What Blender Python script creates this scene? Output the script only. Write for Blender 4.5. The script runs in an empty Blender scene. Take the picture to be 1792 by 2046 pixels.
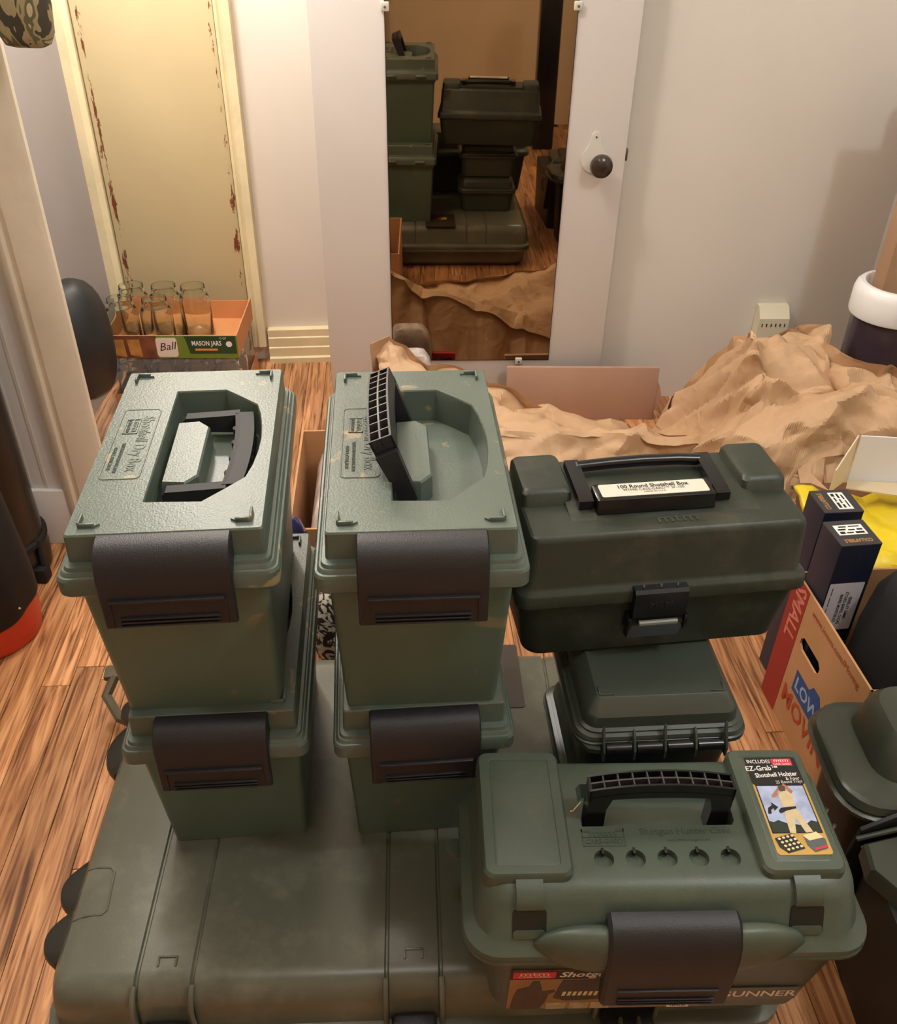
import bpy, bmesh, math, random
from mathutils import Vector, Matrix, noise
R = math.radians
random.seed(7)
scene = bpy.context.scene
COL = scene.collection

# ------------------------------------------------------------------ camera
PITCH, ROLL, CAM_H, FPX = 35.6, 1.0, 1.36, 1803.0
cd = bpy.data.cameras.new('camera'); cam = bpy.data.objects.new('camera', cd); COL.objects.link(cam)
p_, r_ = R(PITCH), R(ROLL)
fw = Vector((0, math.cos(p_), -math.sin(p_))); rt = Vector((1, 0, 0)); up = rt.cross(fw)
r2 = rt*math.cos(r_) + up*math.sin(r_); u2 = -rt*math.sin(r_) + up*math.cos(r_)
m = Matrix.Identity(4)
for i in range(3):
    m[i][0], m[i][1], m[i][2] = r2[i], u2[i], -fw[i]
m[0][3], m[1][3], m[2][3] = 0, 0, CAM_H
cam.matrix_world = m
cd.sensor_fit = 'HORIZONTAL'; cd.sensor_width = 36.0; cd.lens = 36.0*FPX/1792.0
cd.clip_start = 0.02; cd.clip_end = 50
scene.camera = cam

# ------------------------------------------------------------------ world, lights, exposure
w = bpy.data.worlds.new('world'); scene.world = w; w.use_nodes = True
w.node_tree.nodes['Background'].inputs[0].default_value = (1.0, 0.93, 0.85, 1)
w.node_tree.nodes['Background'].inputs[1].default_value = 0.10
def point_light(name, loc, radius, power, color):
    l = bpy.data.lights.new(name, 'POINT'); l.shadow_soft_size = radius; l.energy = power; l.color = color
    o = bpy.data.objects.new(name, l); COL.objects.link(o); o.location = loc
    return o
point_light('alcove_bulb_warm', (-0.72, 2.36, 1.78), 0.06, 19.0, (1.0, 0.965, 0.93))
point_light('ceiling_lamp_warm', (-0.60, 1.52, 2.36), 0.11, 21.0, (1.0, 0.965, 0.93))
point_light('side_bulb_white', (1.15, 0.45, 2.30), 0.06, 17.5, (0.86, 0.94, 1.0))
point_light('overhead_bulb_white', (-0.15, 0.30, 2.36), 0.08, 4.5, (0.90, 0.96, 1.0))
vs = scene.view_settings
vs.view_transform = 'Standard'; vs.look = 'None'; vs.gamma = 1.0; vs.use_curve_mapping = False
vs.exposure = 1.02

# ------------------------------------------------------------------ materials
def lin(c):
    f = lambda v: v/12.92 if v <= 0.04045 else ((v+0.055)/1.055)**2.4
    return tuple(f(v/255.0) for v in c) + (1.0,)
MATS = {}
def mat(name, rgb, rough=0.5, var=0.12, vscale=6.0, bump=0.0, bscale=300.0, metal=0.0, spec=0.5, rand=0.0,
        streak=None, streak_amt=0.0, streak_scale=7.0, dust=None, dust_amt=0.0, coat=0.0, rvar=0.0):
    if name in MATS: return MATS[name]
    M = bpy.data.materials.new(name); M.use_nodes = True; nt = M.node_tree; N = nt.nodes; L = nt.links
    b = N['Principled BSDF']; tc = N.new('ShaderNodeTexCoord')
    base = lin(rgb)
    col = None
    def mixrgb(a, bcol, fac):
        mx = N.new('ShaderNodeMix'); mx.data_type = 'RGBA'
        for sock, v in ((mx.inputs[6], a), (mx.inputs[7], bcol), (mx.inputs[0], fac)):
            if hasattr(v, 'links') or hasattr(v, 'is_linked'): L.new(v, sock)
            else: sock.default_value = v
        return mx.outputs[2]
    oi = N.new('ShaderNodeObjectInfo')
    vec = N.new('ShaderNodeVectorMath'); vec.operation = 'MULTIPLY_ADD'
    vec.inputs[1].default_value = (1, 1, 1)
    L.new(tc.outputs['Object'], vec.inputs[0])
    cmb = N.new('ShaderNodeCombineXYZ'); ml = N.new('ShaderNodeMath'); ml.operation = 'MULTIPLY'; ml.inputs[1].default_value = 37.0
    L.new(oi.outputs['Random'], ml.inputs[0]); L.new(ml.outputs[0], cmb.inputs[0]); L.new(ml.outputs[0], cmb.inputs[2])
    L.new(cmb.outputs[0], vec.inputs[2])
    V = vec.outputs[0]
    n1 = N.new('ShaderNodeTexNoise'); n1.inputs['Scale'].default_value = vscale; n1.inputs['Detail'].default_value = 5
    L.new(V, n1.inputs['Vector'])
    dark = tuple(c*(1-var) for c in base[:3])+(1,); lite = tuple(min(1, c*(1+var)) for c in base[:3])+(1,)
    rmp = N.new('ShaderNodeMapRange'); rmp.inputs[1].default_value = 0.3; rmp.inputs[2].default_value = 0.7
    L.new(n1.outputs['Fac'], rmp.inputs[0])
    col = mixrgb(dark, lite, rmp.outputs[0])
    if dust:
        n3 = N.new('ShaderNodeTexNoise'); n3.inputs['Scale'].default_value = 9; n3.inputs['Detail'].default_value = 8; n3.inputs['Roughness'].default_value = 0.7
        L.new(V, n3.inputs['Vector'])
        r3 = N.new('ShaderNodeMapRange'); r3.inputs[1].default_value = 0.5; r3.inputs[2].default_value = 0.75; r3.inputs[4].default_value = dust_amt
        L.new(n3.outputs['Fac'], r3.inputs[0])
        col = mixrgb(col, lin(dust), r3.outputs[0])
    if streak:
        n2 = N.new('ShaderNodeTexNoise'); n2.inputs['Scale'].default_value = streak_scale; n2.inputs['Detail'].default_value = 3
        n2.inputs['Distortion'].default_value = 2.2
        L.new(V, n2.inputs['Vector'])
        r2_ = N.new('ShaderNodeMapRange'); r2_.inputs[1].default_value = 0.655; r2_.inputs[2].default_value = 0.70; r2_.inputs[4].default_value = streak_amt
        L.new(n2.outputs['Fac'], r2_.inputs[0])
        col = mixrgb(col, lin(streak), r2_.outputs[0])
    if rand:
        hs = N.new('ShaderNodeHueSaturation'); mr = N.new('ShaderNodeMapRange')
        mr.inputs[3].default_value = 1-rand; mr.inputs[4].default_value = 1+rand
        L.new(oi.outputs['Random'], mr.inputs[0]); L.new(mr.outputs[0], hs.inputs['Value']); L.new(col, hs.inputs['Color'])
        col = hs.outputs[0]
    L.new(col, b.inputs['Base Color'])
    b.inputs['Roughness'].default_value = rough; b.inputs['Metallic'].default_value = metal
    b.inputs['Specular IOR Level'].default_value = spec
    if coat: b.inputs['Coat Weight'].default_value = coat; b.inputs['Coat Roughness'].default_value = 0.15
    if rvar:
        mr = N.new('ShaderNodeMapRange'); mr.inputs[3].default_value = rough-rvar; mr.inputs[4].default_value = rough+rvar
        L.new(n1.outputs['Fac'], mr.inputs[0]); L.new(mr.outputs[0], b.inputs['Roughness'])
    if bump:
        nb = N.new('ShaderNodeTexNoise'); nb.inputs['Scale'].default_value = bscale; nb.inputs['Detail'].default_value = 3
        L.new(V, nb.inputs['Vector'])
        bp = N.new('ShaderNodeBump'); bp.inputs['Strength'].default_value = bump; bp.inputs['Distance'].default_value = 0.002
        L.new(nb.outputs['Fac'], bp.inputs['Height']); L.new(bp.outputs[0], b.inputs['Normal'])
    MATS[name] = M
    return M
def glass_mat(name, rgb, rough=0.03, alpha=None, trans=1.0, ior=1.45):
    if name in MATS: return MATS[name]
    M = bpy.data.materials.new(name); M.use_nodes = True
    b = M.node_tree.nodes['Principled BSDF']
    b.inputs['Base Color'].default_value = lin(rgb); b.inputs['Roughness'].default_value = rough
    b.inputs['Transmission Weight'].default_value = trans; b.inputs['IOR'].default_value = ior
    if alpha is not None: b.inputs['Alpha'].default_value = alpha
    MATS[name] = M
    return M
def wood_mat():
    M = bpy.data.materials.new('oak_plank'); M.use_nodes = True; nt = M.node_tree; N = nt.nodes; L = nt.links
    b = N['Principled BSDF']; tc = N.new('ShaderNodeTexCoord'); oi = N.new('ShaderNodeObjectInfo')
    ml = N.new('ShaderNodeMath'); ml.operation = 'MULTIPLY'; ml.inputs[1].default_value = 53.0
    L.new(oi.outputs['Random'], ml.inputs[0])
    cmb = N.new('ShaderNodeCombineXYZ'); L.new(ml.outputs[0], cmb.inputs[0]); L.new(ml.outputs[0], cmb.inputs[1])
    ad = N.new('ShaderNodeVectorMath'); ad.operation = 'ADD'; L.new(tc.outputs['Object'], ad.inputs[0]); L.new(cmb.outputs[0], ad.inputs[1])
    mp = N.new('ShaderNodeMapping'); mp.inputs['Scale'].default_value = (95, 5.0, 1); L.new(ad.outputs[0], mp.inputs[0])
    n1 = N.new('ShaderNodeTexNoise'); n1.inputs['Scale'].default_value = 1.0; n1.inputs['Detail'].default_value = 4; n1.inputs['Distortion'].default_value = 1.2
    L.new(mp.outputs[0], n1.inputs['Vector'])
    mp2 = N.new('ShaderNodeMapping'); mp2.inputs['Scale'].default_value = (14, 1.3, 1); L.new(ad.outputs[0], mp2.inputs[0])
    n2 = N.new('ShaderNodeTexNoise'); n2.inputs['Scale'].default_value = 1.0; n2.inputs['Detail'].default_value = 3
    L.new(mp2.outputs[0], n2.inputs['Vector'])
    cr = N.new('ShaderNodeValToRGB'); e = cr.color_ramp.elements
    e[0].position = 0.32; e[0].color = lin((120, 80, 52)); e[1].position = 0.62; e[1].color = lin((234, 180, 130))
    q = e.new(0.46); q.color = lin((200, 142, 96))
    L.new(n1.outputs['Fac'], cr.inputs[0])
    cr2 = N.new('ShaderNodeValToRGB'); e = cr2.color_ramp.elements
    e[0].position = 0.35; e[0].color = (0.62, 0.55, 0.5, 1); e[1].position = 0.65; e[1].color = (1.06, 1.0, 0.95, 1)
    L.new(n2.outputs['Fac'], cr2.inputs[0])
    mx = N.new('ShaderNodeMix'); mx.data_type = 'RGBA'; mx.blend_type = 'MULTIPLY'; mx.inputs[0].default_value = 1
    L.new(cr.outputs[0], mx.inputs[6]); L.new(cr2.outputs[0], mx.inputs[7])
    hs = N.new('ShaderNodeHueSaturation'); mr = N.new('ShaderNodeMapRange'); mr.inputs[3].default_value = 0.72; mr.inputs[4].default_value = 1.15
    L.new(oi.outputs['Random'], mr.inputs[0]); L.new(mr.outputs[0], hs.inputs['Value']); L.new(mx.outputs[2], hs.inputs['Color'])
    L.new(hs.outputs[0], b.inputs['Base Color'])
    b.inputs['Roughness'].default_value = 0.34
    bp = N.new('ShaderNodeBump'); bp.inputs['Strength'].default_value = 0.15; bp.inputs['Distance'].default_value = 0.001
    L.new(n1.outputs['Fac'], bp.inputs['Height']); L.new(bp.outputs[0], b.inputs['Normal'])
    return M
def chipped_mat(name, rgb, under, edges):
    # old paint worn through to bare wood along two vertical edges (wear has its own shape)
    M = mat(name, rgb, rough=0.45, var=0.05, vscale=3, bump=0.05, bscale=60)
    nt = M.node_tree; N = nt.nodes; L = nt.links; b = N['Principled BSDF']
    src = b.inputs['Base Color'].links[0].from_socket
    tc = N.new('ShaderNodeTexCoord'); sp = N.new('ShaderNodeSeparateXYZ'); L.new(tc.outputs['Object'], sp.inputs[0])
    mp = N.new('ShaderNodeMapping'); mp.inputs['Scale'].default_value = (60, 60, 14); L.new(tc.outputs['Object'], mp.inputs[0])
    n = N.new('ShaderNodeTexNoise'); n.inputs['Scale'].default_value = 1; n.inputs['Detail'].default_value = 6; n.inputs['Roughness'].default_value = 0.7
    L.new(mp.outputs[0], n.inputs['Vector'])
    n0 = N.new('ShaderNodeTexNoise'); n0.inputs['Scale'].default_value = 5; L.new(tc.outputs['Object'], n0.inputs['Vector'])
    acc = None
    for x0, wdt, amt in edges:
        s = N.new('ShaderNodeMath'); s.operation = 'SUBTRACT'; L.new(sp.outputs[0], s.inputs[0]); s.inputs[1].default_value = x0
        a = N.new('ShaderNodeMath'); a.operation = 'ABSOLUTE'; L.new(s.outputs[0], a.inputs[0])
        r = N.new('ShaderNodeMapRange'); r.inputs[1].default_value = 0; r.inputs[2].default_value = wdt; r.inputs[3].default_value = amt; r.inputs[4].default_value = 0
        L.new(a.outputs[0], r.inputs[0])
        if acc is None: acc = r.outputs[0]
        else:
            mxm = N.new('ShaderNodeMath'); mxm.operation = 'MAXIMUM'; L.new(acc, mxm.inputs[0]); L.new(r.outputs[0], mxm.inputs[1]); acc = mxm.outputs[0]
    ad = N.new('ShaderNodeMath'); ad.operation = 'ADD'; L.new(acc, ad.inputs[0]); L.new(n.outputs['Fac'], ad.inputs[1])
    ad2 = N.new('ShaderNodeMath'); ad2.operation = 'MULTIPLY_ADD'; L.new(n0.outputs['Fac'], ad2.inputs[0]); ad2.inputs[1].default_value = 0.35; L.new(ad.outputs[0], ad2.inputs[2])
    th = N.new('ShaderNodeMapRange'); th.inputs[1].default_value = 1.0; th.inputs[2].default_value = 1.03; L.new(ad2.outputs[0], th.inputs[0])
    mx = N.new('ShaderNodeMix'); mx.data_type = 'RGBA'; L.new(th.outputs[0], mx.inputs[0]); L.new(src, mx.inputs[6]); mx.inputs[7].default_value = lin(under)
    L.new(mx.outputs[2], b.inputs['Base Color'])
    return M
def camo_mat():
    M = bpy.data.materials.new('camouflage_cloth'); M.use_nodes = True; N = M.node_tree.nodes; L = M.node_tree.links
    b = N['Principled BSDF']; tc = N.new('ShaderNodeTexCoord'); n = N.new('ShaderNodeTexNoise')
    n.inputs['Scale'].default_value = 16; n.inputs['Detail'].default_value = 2; n.inputs['Distortion'].default_value = 1.5
    L.new(tc.outputs['Object'], n.inputs['Vector'])
    cr = N.new('ShaderNodeValToRGB'); cr.color_ramp.interpolation = 'CONSTANT'; e = cr.color_ramp.elements
    e[0].position = 0; e[0].color = lin((70, 64, 48)); e[1].position = 0.44; e[1].color = lin((164, 150, 114))
    q = e.new(0.52); q.color = lin((104, 100, 70)); q = e.new(0.6); q.color = lin((196, 182, 146))
    L.new(n.outputs['Fac'], cr.inputs[0]); L.new(cr.outputs[0], b.inputs['Base Color']); b.inputs['Roughness'].default_value = 0.6
    return M

# ------------------------------------------------------------------ mesh helpers
def finish(name, bm, material, parent=None, sharp=32, loc=None, recalc=True):
    bmesh.ops.remove_doubles(bm, verts=bm.verts, dist=1e-6)
    if recalc: bmesh.ops.recalc_face_normals(bm, faces=bm.faces)
    s = R(sharp)
    for f in bm.faces: f.smooth = True
    for e in bm.edges:
        if len(e.link_faces) == 2 and e.calc_face_angle(0) > s: e.smooth = False
    me = bpy.data.meshes.new(name); bm.to_mesh(me); bm.free()
    if material: me.materials.append(material)
    o = bpy.data.objects.new(name, me); COL.objects.link(o)
    if parent: o.parent = parent
    if loc: o.location = loc
    return o
def tag(o, label=None, cat=None, group=None, kind=None):
    if label: o['label'] = label
    if cat: o['category'] = cat
    if group: o['group'] = group
    if kind: o['kind'] = kind
    return o
def thing(name, label, cat, loc=(0, 0, 0), rz=0.0, group=None, rot=None):
    o = bpy.data.objects.new(name, None); COL.objects.link(o); o.empty_display_size = 0.05
    o.location = loc; o.rotation_euler = rot if rot else (0, 0, rz)
    return tag(o, label, cat, group)
def copy_tree(o, parent=None):
    c = o.copy(); COL.objects.link(c); c.parent = parent
    for ch in list(o.children): copy_tree(ch, c)
    return c
def NB(): return bmesh.new()
def loft(bm, rings, cap0=True, cap1=True):
    vr = [[bm.verts.new(p) for p in ring] for ring in rings]
    n = len(vr[0])
    for a, b in zip(vr[:-1], vr[1:]):
        for i in range(n):
            j = (i+1) % n
            bm.faces.new((a[i], a[j], b[j], b[i]))
    if cap0: bm.faces.new(list(reversed(vr[0])))
    if cap1: bm.faces.new(vr[-1])
    return vr
def rrect(hw, hd, r, z, n=4, cx=0, cy=0):
    pts = []
    r = min(r, hw*0.99, hd*0.99)
    for (sx, sy, a0) in ((1, -1, -90), (1, 1, 0), (-1, 1, 90), (-1, -1, 180)):
        for k in range(n+1):
            a = R(a0 + 90*k/n)
            pts.append(Vector((cx + sx*(hw-r) + r*math.cos(a), cy + sy*(hd-r) + r*math.sin(a), z)))
    return pts
def box(bm, x0, x1, y0, y1, z0, z1, M=None, bev=0.0, seg=2):
    vs_ = [bm.verts.new(Vector(p)) for p in ((x0,y0,z0),(x1,y0,z0),(x1,y1,z0),(x0,y1,z0),(x0,y0,z1),(x1,y0,z1),(x1,y1,z1),(x0,y1,z1))]
    fs = [bm.faces.new([vs_[i] for i in q]) for q in ((0,3,2,1),(4,5,6,7),(0,1,5,4),(1,2,6,5),(2,3,7,6),(3,0,4,7))]
    allv = set(vs_)
    if bev:
        es = list({e for f in fs for e in f.edges})
        r = bmesh.ops.bevel(bm, geom=es, offset=bev, segments=seg, affect='EDGES', profile=0.5)
        allv = {v for v in vs_ if v.is_valid} | {v for f in r['faces'] for v in f.verts}
    if M is not None:
        for v in allv: v.co = M @ v.co
    return allv
def prism(bm, pts, axis, a0, a1, M=None):
    # pts: 2d outline; axis 'x': pts are (y,z); 'y': (x,z); 'z': (x,y)
    def mk(p, a):
        v = {'x': (a, p[0], p[1]), 'y': (p[0], a, p[1]), 'z': (p[0], p[1], a)}[axis]
        v = Vector(v); return (M @ v) if M is not None else v
    A = [bm.verts.new(mk(p, a0)) for p in pts]; B = [bm.verts.new(mk(p, a1)) for p in pts]
    n = len(pts)
    for i in range(n):
        j = (i+1) % n; bm.faces.new((A[i], A[j], B[j], B[i]))
    bm.faces.new(list(reversed(A))); bm.faces.new(B)
def tube(bm, pts, rad, seg=8, cap=True):
    pts = [Vector(p) for p in pts]; rings = []
    rads = rad if isinstance(rad, (list, tuple)) else [rad]*len(pts)
    prev = None
    for i, p in enumerate(pts):
        t = (pts[min(i+1, len(pts)-1)] - pts[max(i-1, 0)]).normalized()
        if prev is None:
            a = Vector((0, 0, 1)) if abs(t.z) < 0.9 else Vector((1, 0, 0))
            u = t.cross(a).normalized()
        else:
            u = (prev - t*prev.dot(t)).normalized()
        v = t.cross(u); prev = u
        rings.append([p + (u*math.cos(2*math.pi*k/seg) + v*math.sin(2*math.pi*k/seg))*rads[i] for k in range(seg)])
    loft(bm, rings, cap, cap)
def lathe(bm, prof, seg=24, M=None, cap0=True, cap1=True):
    rings = []
    for r, z in prof:
        ring = [Vector((r*math.cos(2*math.pi*k/seg), r*math.sin(2*math.pi*k/seg), z)) for k in range(seg)]
        if M is not None: ring = [M @ p for p in ring]
        rings.append(ring)
    loft(bm, rings, cap0, cap1)
def plate(bm, outer, holes):
    # planar plate with holes; loops are lists of BMVert
    es = []
    for lp in [outer]+holes:
        for i in range(len(lp)):
            a, b = lp[i], lp[(i+1) % len(lp)]
            e = bm.edges.get((a, b)) or bm.edges.new((a, b)); es.append(e)
    bmesh.ops.triangle_fill(bm, use_beauty=True, use_dissolve=False, edges=es)
TXT = {}
def text(name, s, size, material, parent, M, ext=0.0, bold=0.0, shear=0.0, sx=1.0, align='CENTER'):
    key = (s, size, ext, bold, shear, align)
    if key not in TXT:
        c = bpy.data.curves.new('t', 'FONT'); c.body = s; c.size = size; c.extrude = ext; c.offset = bold; c.shear = shear
        c.align_x = align; c.align_y = 'CENTER'; c.resolution_u = 2
        o = bpy.data.objects.new('t', c)
        TXT[key] = bpy.data.meshes.new_from_object(o)
        bpy.data.objects.remove(o); bpy.data.curves.remove(c)
    me = TXT[key].copy(); me.materials.clear(); me.materials.append(material)
    me.transform(M @ Matrix.Diagonal((sx, 1, 1, 1)))
    o = bpy.data.objects.new(name, me); COL.objects.link(o); o.parent = parent
    return o
def frame(o, x, y):
    # matrix from origin and x,y axis directions
    x = Vector(x).normalized(); y = Vector(y); y = (y - x*y.dot(x)).normalized(); z = x.cross(y)
    M = Matrix.Identity(4)
    for i in range(3): M[i][0], M[i][1], M[i][2], M[i][3] = x[i], y[i], z[i], o[i]
    return M
def quadpatch(name, M, x0, x1, y0, y1, material, parent, lift=0.0003, r=0.0, t=0.0004):
    bm = NB()
    hw, hd = (x1-x0)/2, (y1-y0)/2
    rings = [rrect(hw, hd, max(r, 1e-4), z, 3 if r else 1, (x0+x1)/2, (y0+y1)/2) for z in (lift-t, lift)]
    loft(bm, rings)
    bm.transform(M)
    return finish(name, bm, material, parent)
def polypatch(name, M, pts, material, parent, lift=0.0005, t=0.0002):
    bm = NB(); prism(bm, pts, 'z', lift-t, lift, M)
    return finish(name, bm, material, parent)
# ------------------------------------------------------------------ shared materials
M_LID = mat('sage_green_plastic', (88, 99, 89), rough=0.35, var=0.10, vscale=8, bump=0.22, bscale=420, streak=(168, 148, 104), streak_amt=0.65, streak_scale=9, rvar=0.05)
M_BODY = mat('forest_green_plastic', (88, 107, 96), rough=0.38, var=0.10, vscale=6, bump=0.10, bscale=380, streak=(150, 132, 92), streak_amt=0.5, streak_scale=7)
M_CASE = mat('olive_green_plastic', (94, 95, 81), rough=0.28, var=0.10, vscale=5, bump=0.06, bscale=500, dust=(150, 148, 130), dust_amt=0.40)
M_HUNT = mat('deep_green_plastic', (72, 82, 70), rough=0.40, var=0.08, vscale=8, bump=0.12, bscale=500, dust=(110, 108, 92), dust_amt=0.3)
M_SF = mat('drab_green_plastic', (42, 48, 39), rough=0.44, var=0.10, vscale=7, bump=0.14, bscale=420, dust=(104, 98, 80), dust_amt=0.4)
M_CAN = mat('dark_green_plastic', (62, 68, 60), rough=0.32, var=0.08, vscale=7, bump=0.06, bscale=500)
M_BLK = mat('black_plastic', (34, 33, 37), rough=0.42, var=0.08, bump=0.25, bscale=700)
M_BLKG = mat('glossy_black_plastic', (22, 22, 24), rough=0.22, var=0.05)
M_GREY = mat('charcoal_plastic', (38, 37, 39), rough=0.55, spec=0.3, var=0.06, bump=0.1, bscale=600)
M_KRAFT = mat('kraft_cardboard', (186, 136, 92), rough=0.8, var=0.08, vscale=10)
M_PAPER = mat('kraft_paper', (192, 156, 120), rough=0.62, var=0.06, vscale=6, bump=0.1, bscale=90)
def crease_relief(M):
    # fine creases of crumpled paper: warped cell facets as relief
    nt = M.node_tree; N = nt.nodes; L = nt.links; b = N['Principled BSDF']; tc = N.new('ShaderNodeTexCoord')
    nz = N.new('ShaderNodeTexNoise'); nz.inputs['Scale'].default_value = 9; L.new(tc.outputs['Object'], nz.inputs['Vector'])
    ad = N.new('ShaderNodeVectorMath'); ad.operation = 'MULTIPLY_ADD'; ad.inputs[1].default_value = (0.10, 0.10, 0.10)
    L.new(nz.outputs['Color'], ad.inputs[0]); L.new(tc.outputs['Object'], ad.inputs[2])
    prev = None
    for sc_, st, ds in ((17, 0.22, 0.020), (44, 0.16, 0.008)):
        v = N.new('ShaderNodeTexVoronoi'); v.feature = 'F1'; v.inputs['Scale'].default_value = sc_; L.new(ad.outputs[0], v.inputs['Vector'])
        bp = N.new('ShaderNodeBump'); bp.inputs['Strength'].default_value = st; bp.inputs['Distance'].default_value = ds
        L.new(v.outputs['Distance'], bp.inputs['Height'])
        if prev: L.new(prev.outputs[0], bp.inputs['Normal'])
        prev = bp
    L.new(prev.outputs[0], b.inputs['Normal'])
crease_relief(M_PAPER)
M_WHITE = mat('white_paint', (216, 210, 205), rough=0.42, var=0.03, vscale=3, bump=0.04, bscale=120)
M_INK = mat('black_ink', (22, 20, 20), rough=0.5, var=0)
M_WINK = mat('white_ink', (232, 228, 222), rough=0.5, var=0)
M_RED = mat('red_ink', (205, 48, 66), rough=0.5, var=0)
M_CREAMINK = mat('pale_label', (205, 200, 186), rough=0.4, var=0.04)

# ------------------------------------------------------------------ the room
ROOM_YAW = R(2.9)
def struct(name, bm, m_, parent=None, loc=None, rz=0.0):
    o = finish(name, bm, m_, parent); o.rotation_euler = (0, 0, rz)
    if loc: o.location = loc
    if not parent: tag(o, kind='structure')
    return o
M_WALL = mat('beige_wall_paint', (222, 216, 207), rough=0.6, var=0.03, vscale=2, bump=0.05, bscale=160)
M_WALLW = mat('white_wall_paint', (222, 212, 200), rough=0.55, var=0.03, vscale=3, bump=0.05, bscale=60)
M_WALLB = mat('tan_wall_paint', (220, 192, 154), rough=0.6, var=0.06, vscale=2)
# floor: dark sub-floor and individual oak strips
bm = NB(); box(bm, -2.2, 2.3, -1.4, 3.2, -0.05, -0.012)
floor = struct('floor', bm, mat('dark_subfloor', (40, 24, 14), rough=0.8))
M_OAK = wood_mat()
PY = R(4.5); PW = 0.0572
rnd = random.Random(3)
pl_meshes = []
for ln in (0.7, 0.95, 1.2, 1.45):
    bm = NB(); box(bm, -PW/2+0.0005, PW/2-0.0005, 0, ln-0.001, -0.012, 0.0)
    es = [e for e in bm.edges if all(v.co.z > -0.001 for v in e.verts)]
    bmesh.ops.bevel(bm, geom=es, offset=0.0007, segments=1, affect='EDGES')
    me = bpy.data.meshes.new('plank'); bm.to_mesh(me); bm.free(); me.materials.append(M_OAK); pl_meshes.append((ln, me))
cP, sP = math.cos(PY), math.sin(PY)
for i in range(-21, 27):
    y = -1.2 - rnd.random()*0.9
    while y < 3.05:
        ln, me = rnd.choice(pl_meshes)
        X = i*PW; gx, gy = cP*X - sP*y, sP*X + cP*y
        yc = y + ln
        if True:
            o = bpy.data.objects.new('plank', me); COL.objects.link(o); o.parent = floor
            o.location = (gx, gy, 0); o.rotation_euler = (0, 0, PY)
        y += ln
# back wall behind the mirror door
cY, sY = math.cos(ROOM_YAW), math.sin(ROOM_YAW)
def room(x, d):  # along-wall coordinate x, distance d in front of the back wall plane -> world xy
    return Vector((x*cY - (2.50 - d)*sY*0 - 0, 0))
DOOR0 = Vector((0.045, 2.445, 0))        # centre of the door face
bx_ = Vector((cY, sY, 0)); by_ = Vector((-sY, cY, 0))
bm = NB(); box(bm, -0.32, 2.3, 0.0, 0.12, 0.0, 2.5)
struct('wall_back', bm, M_WALL, loc=DOOR0 + by_*0.075, rz=ROOM_YAW)
# outer shell
bm = NB(); box(bm, -2.2, 2.3, -1.42, -1.30, 0, 2.5); struct('wall_front', bm, M_WALLB)
bm = NB(); box(bm, 2.2, 2.3, -1.3, 2.6, 0, 2.5); struct('wall_right', bm, M_WALL)
bm = NB(); box(bm, -2.2, -2.1, -1.3, 1.75, 0, 2.5); struct('wall_left', bm, M_WALLW)
bm = NB(); box(bm, -2.2, 2.3, -1.4, 3.3, 2.5, 2.6); struct('ceiling', bm, mat('ceiling_paint', (232, 222, 204), rough=0.8, var=0.02))
# stub wall with door casing on the left
bm = NB(); box(bm, -2.2, -0.90, 1.75, 1.87, 0, 2.5)
stub = struct('wall_stub', bm, mat('cool_white_paint', (234, 228, 224), rough=0.5, var=0.03, vscale=4))
def strip(x0, x1, d, name='batten', m_=M_WALLW, z0=0.156, z1=2.5, bev=0.002):
    bm = NB(); box(bm, x0, x1, 1.75-d, 1.7505, z0, z1, bev=bev if d > 0.004 else 0); return finish(name, bm, m_, stub)
bm = NB(); box(bm, -2.2, -0.85, 1.738, 1.7505, 0, 0.156, bev=0.003); finish('plinth', bm, MATS['cool_white_paint'], stub)
for x0, x1 in ((-0.984, -0.978), (-0.948, -0.941), (-1.03, -1.025), (-1.075, -1.069)):
    strip(x0, x1, 0.0022, 'paint_ridge', M_WALLW)
M_CASING = mat('cream_trim_paint', (238, 226, 206), rough=0.45, var=0.05, vscale=5, dust=(120, 86, 60), dust_amt=0.12)
bm = NB()
prism(bm, [(-0.90, 1.7505), (-0.90, 1.735), (-0.888, 1.728), (-0.880, 1.728), (-0.876, 1.736), (-0.866, 1.736), (-0.862, 1.728), (-0.800, 1.728), (-0.790, 1.734), (-0.792, 1.750), (-0.852, 1.872), (-0.90, 1.872)], 'z', 0, 2.5)
trim = finish('trim_1', bm, M_CASING, None); tag(trim, kind='structure')
bm = NB(); box(bm, -0.93, -0.918, 1.7455, 1.7505, 0.92, 0.965, bev=0.001); finish('strike_plate', bm, mat('worn_steel', (120, 112, 100), rough=0.35, metal=0.8), stub)
# alcove
AY = R(6.0)
AC = Vector((-0.55, 2.757, 0))
M_CREAMD = chipped_mat('chipped_cream_paint', (206, 188, 146), (122, 62, 34), ((-0.174, 0.026, 0.36), (0.172, 0.024, 0.33)))
bm = NB(); box(bm, -0.62, 0.45, 0.02, 0.12, 0, 2.5)
struct('wall_alcove', bm, M_WALLW, loc=AC, rz=AY)
bm = NB(); box(bm, -1.20, -1.072, 1.87, 2.9, 0, 2.5); struct('wall_alcove_side', bm, mat('alcove_shade_paint', (164, 158, 158), rough=0.55, var=0.03))  # white side wall, its weaker light put into a darker paint colour
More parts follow.
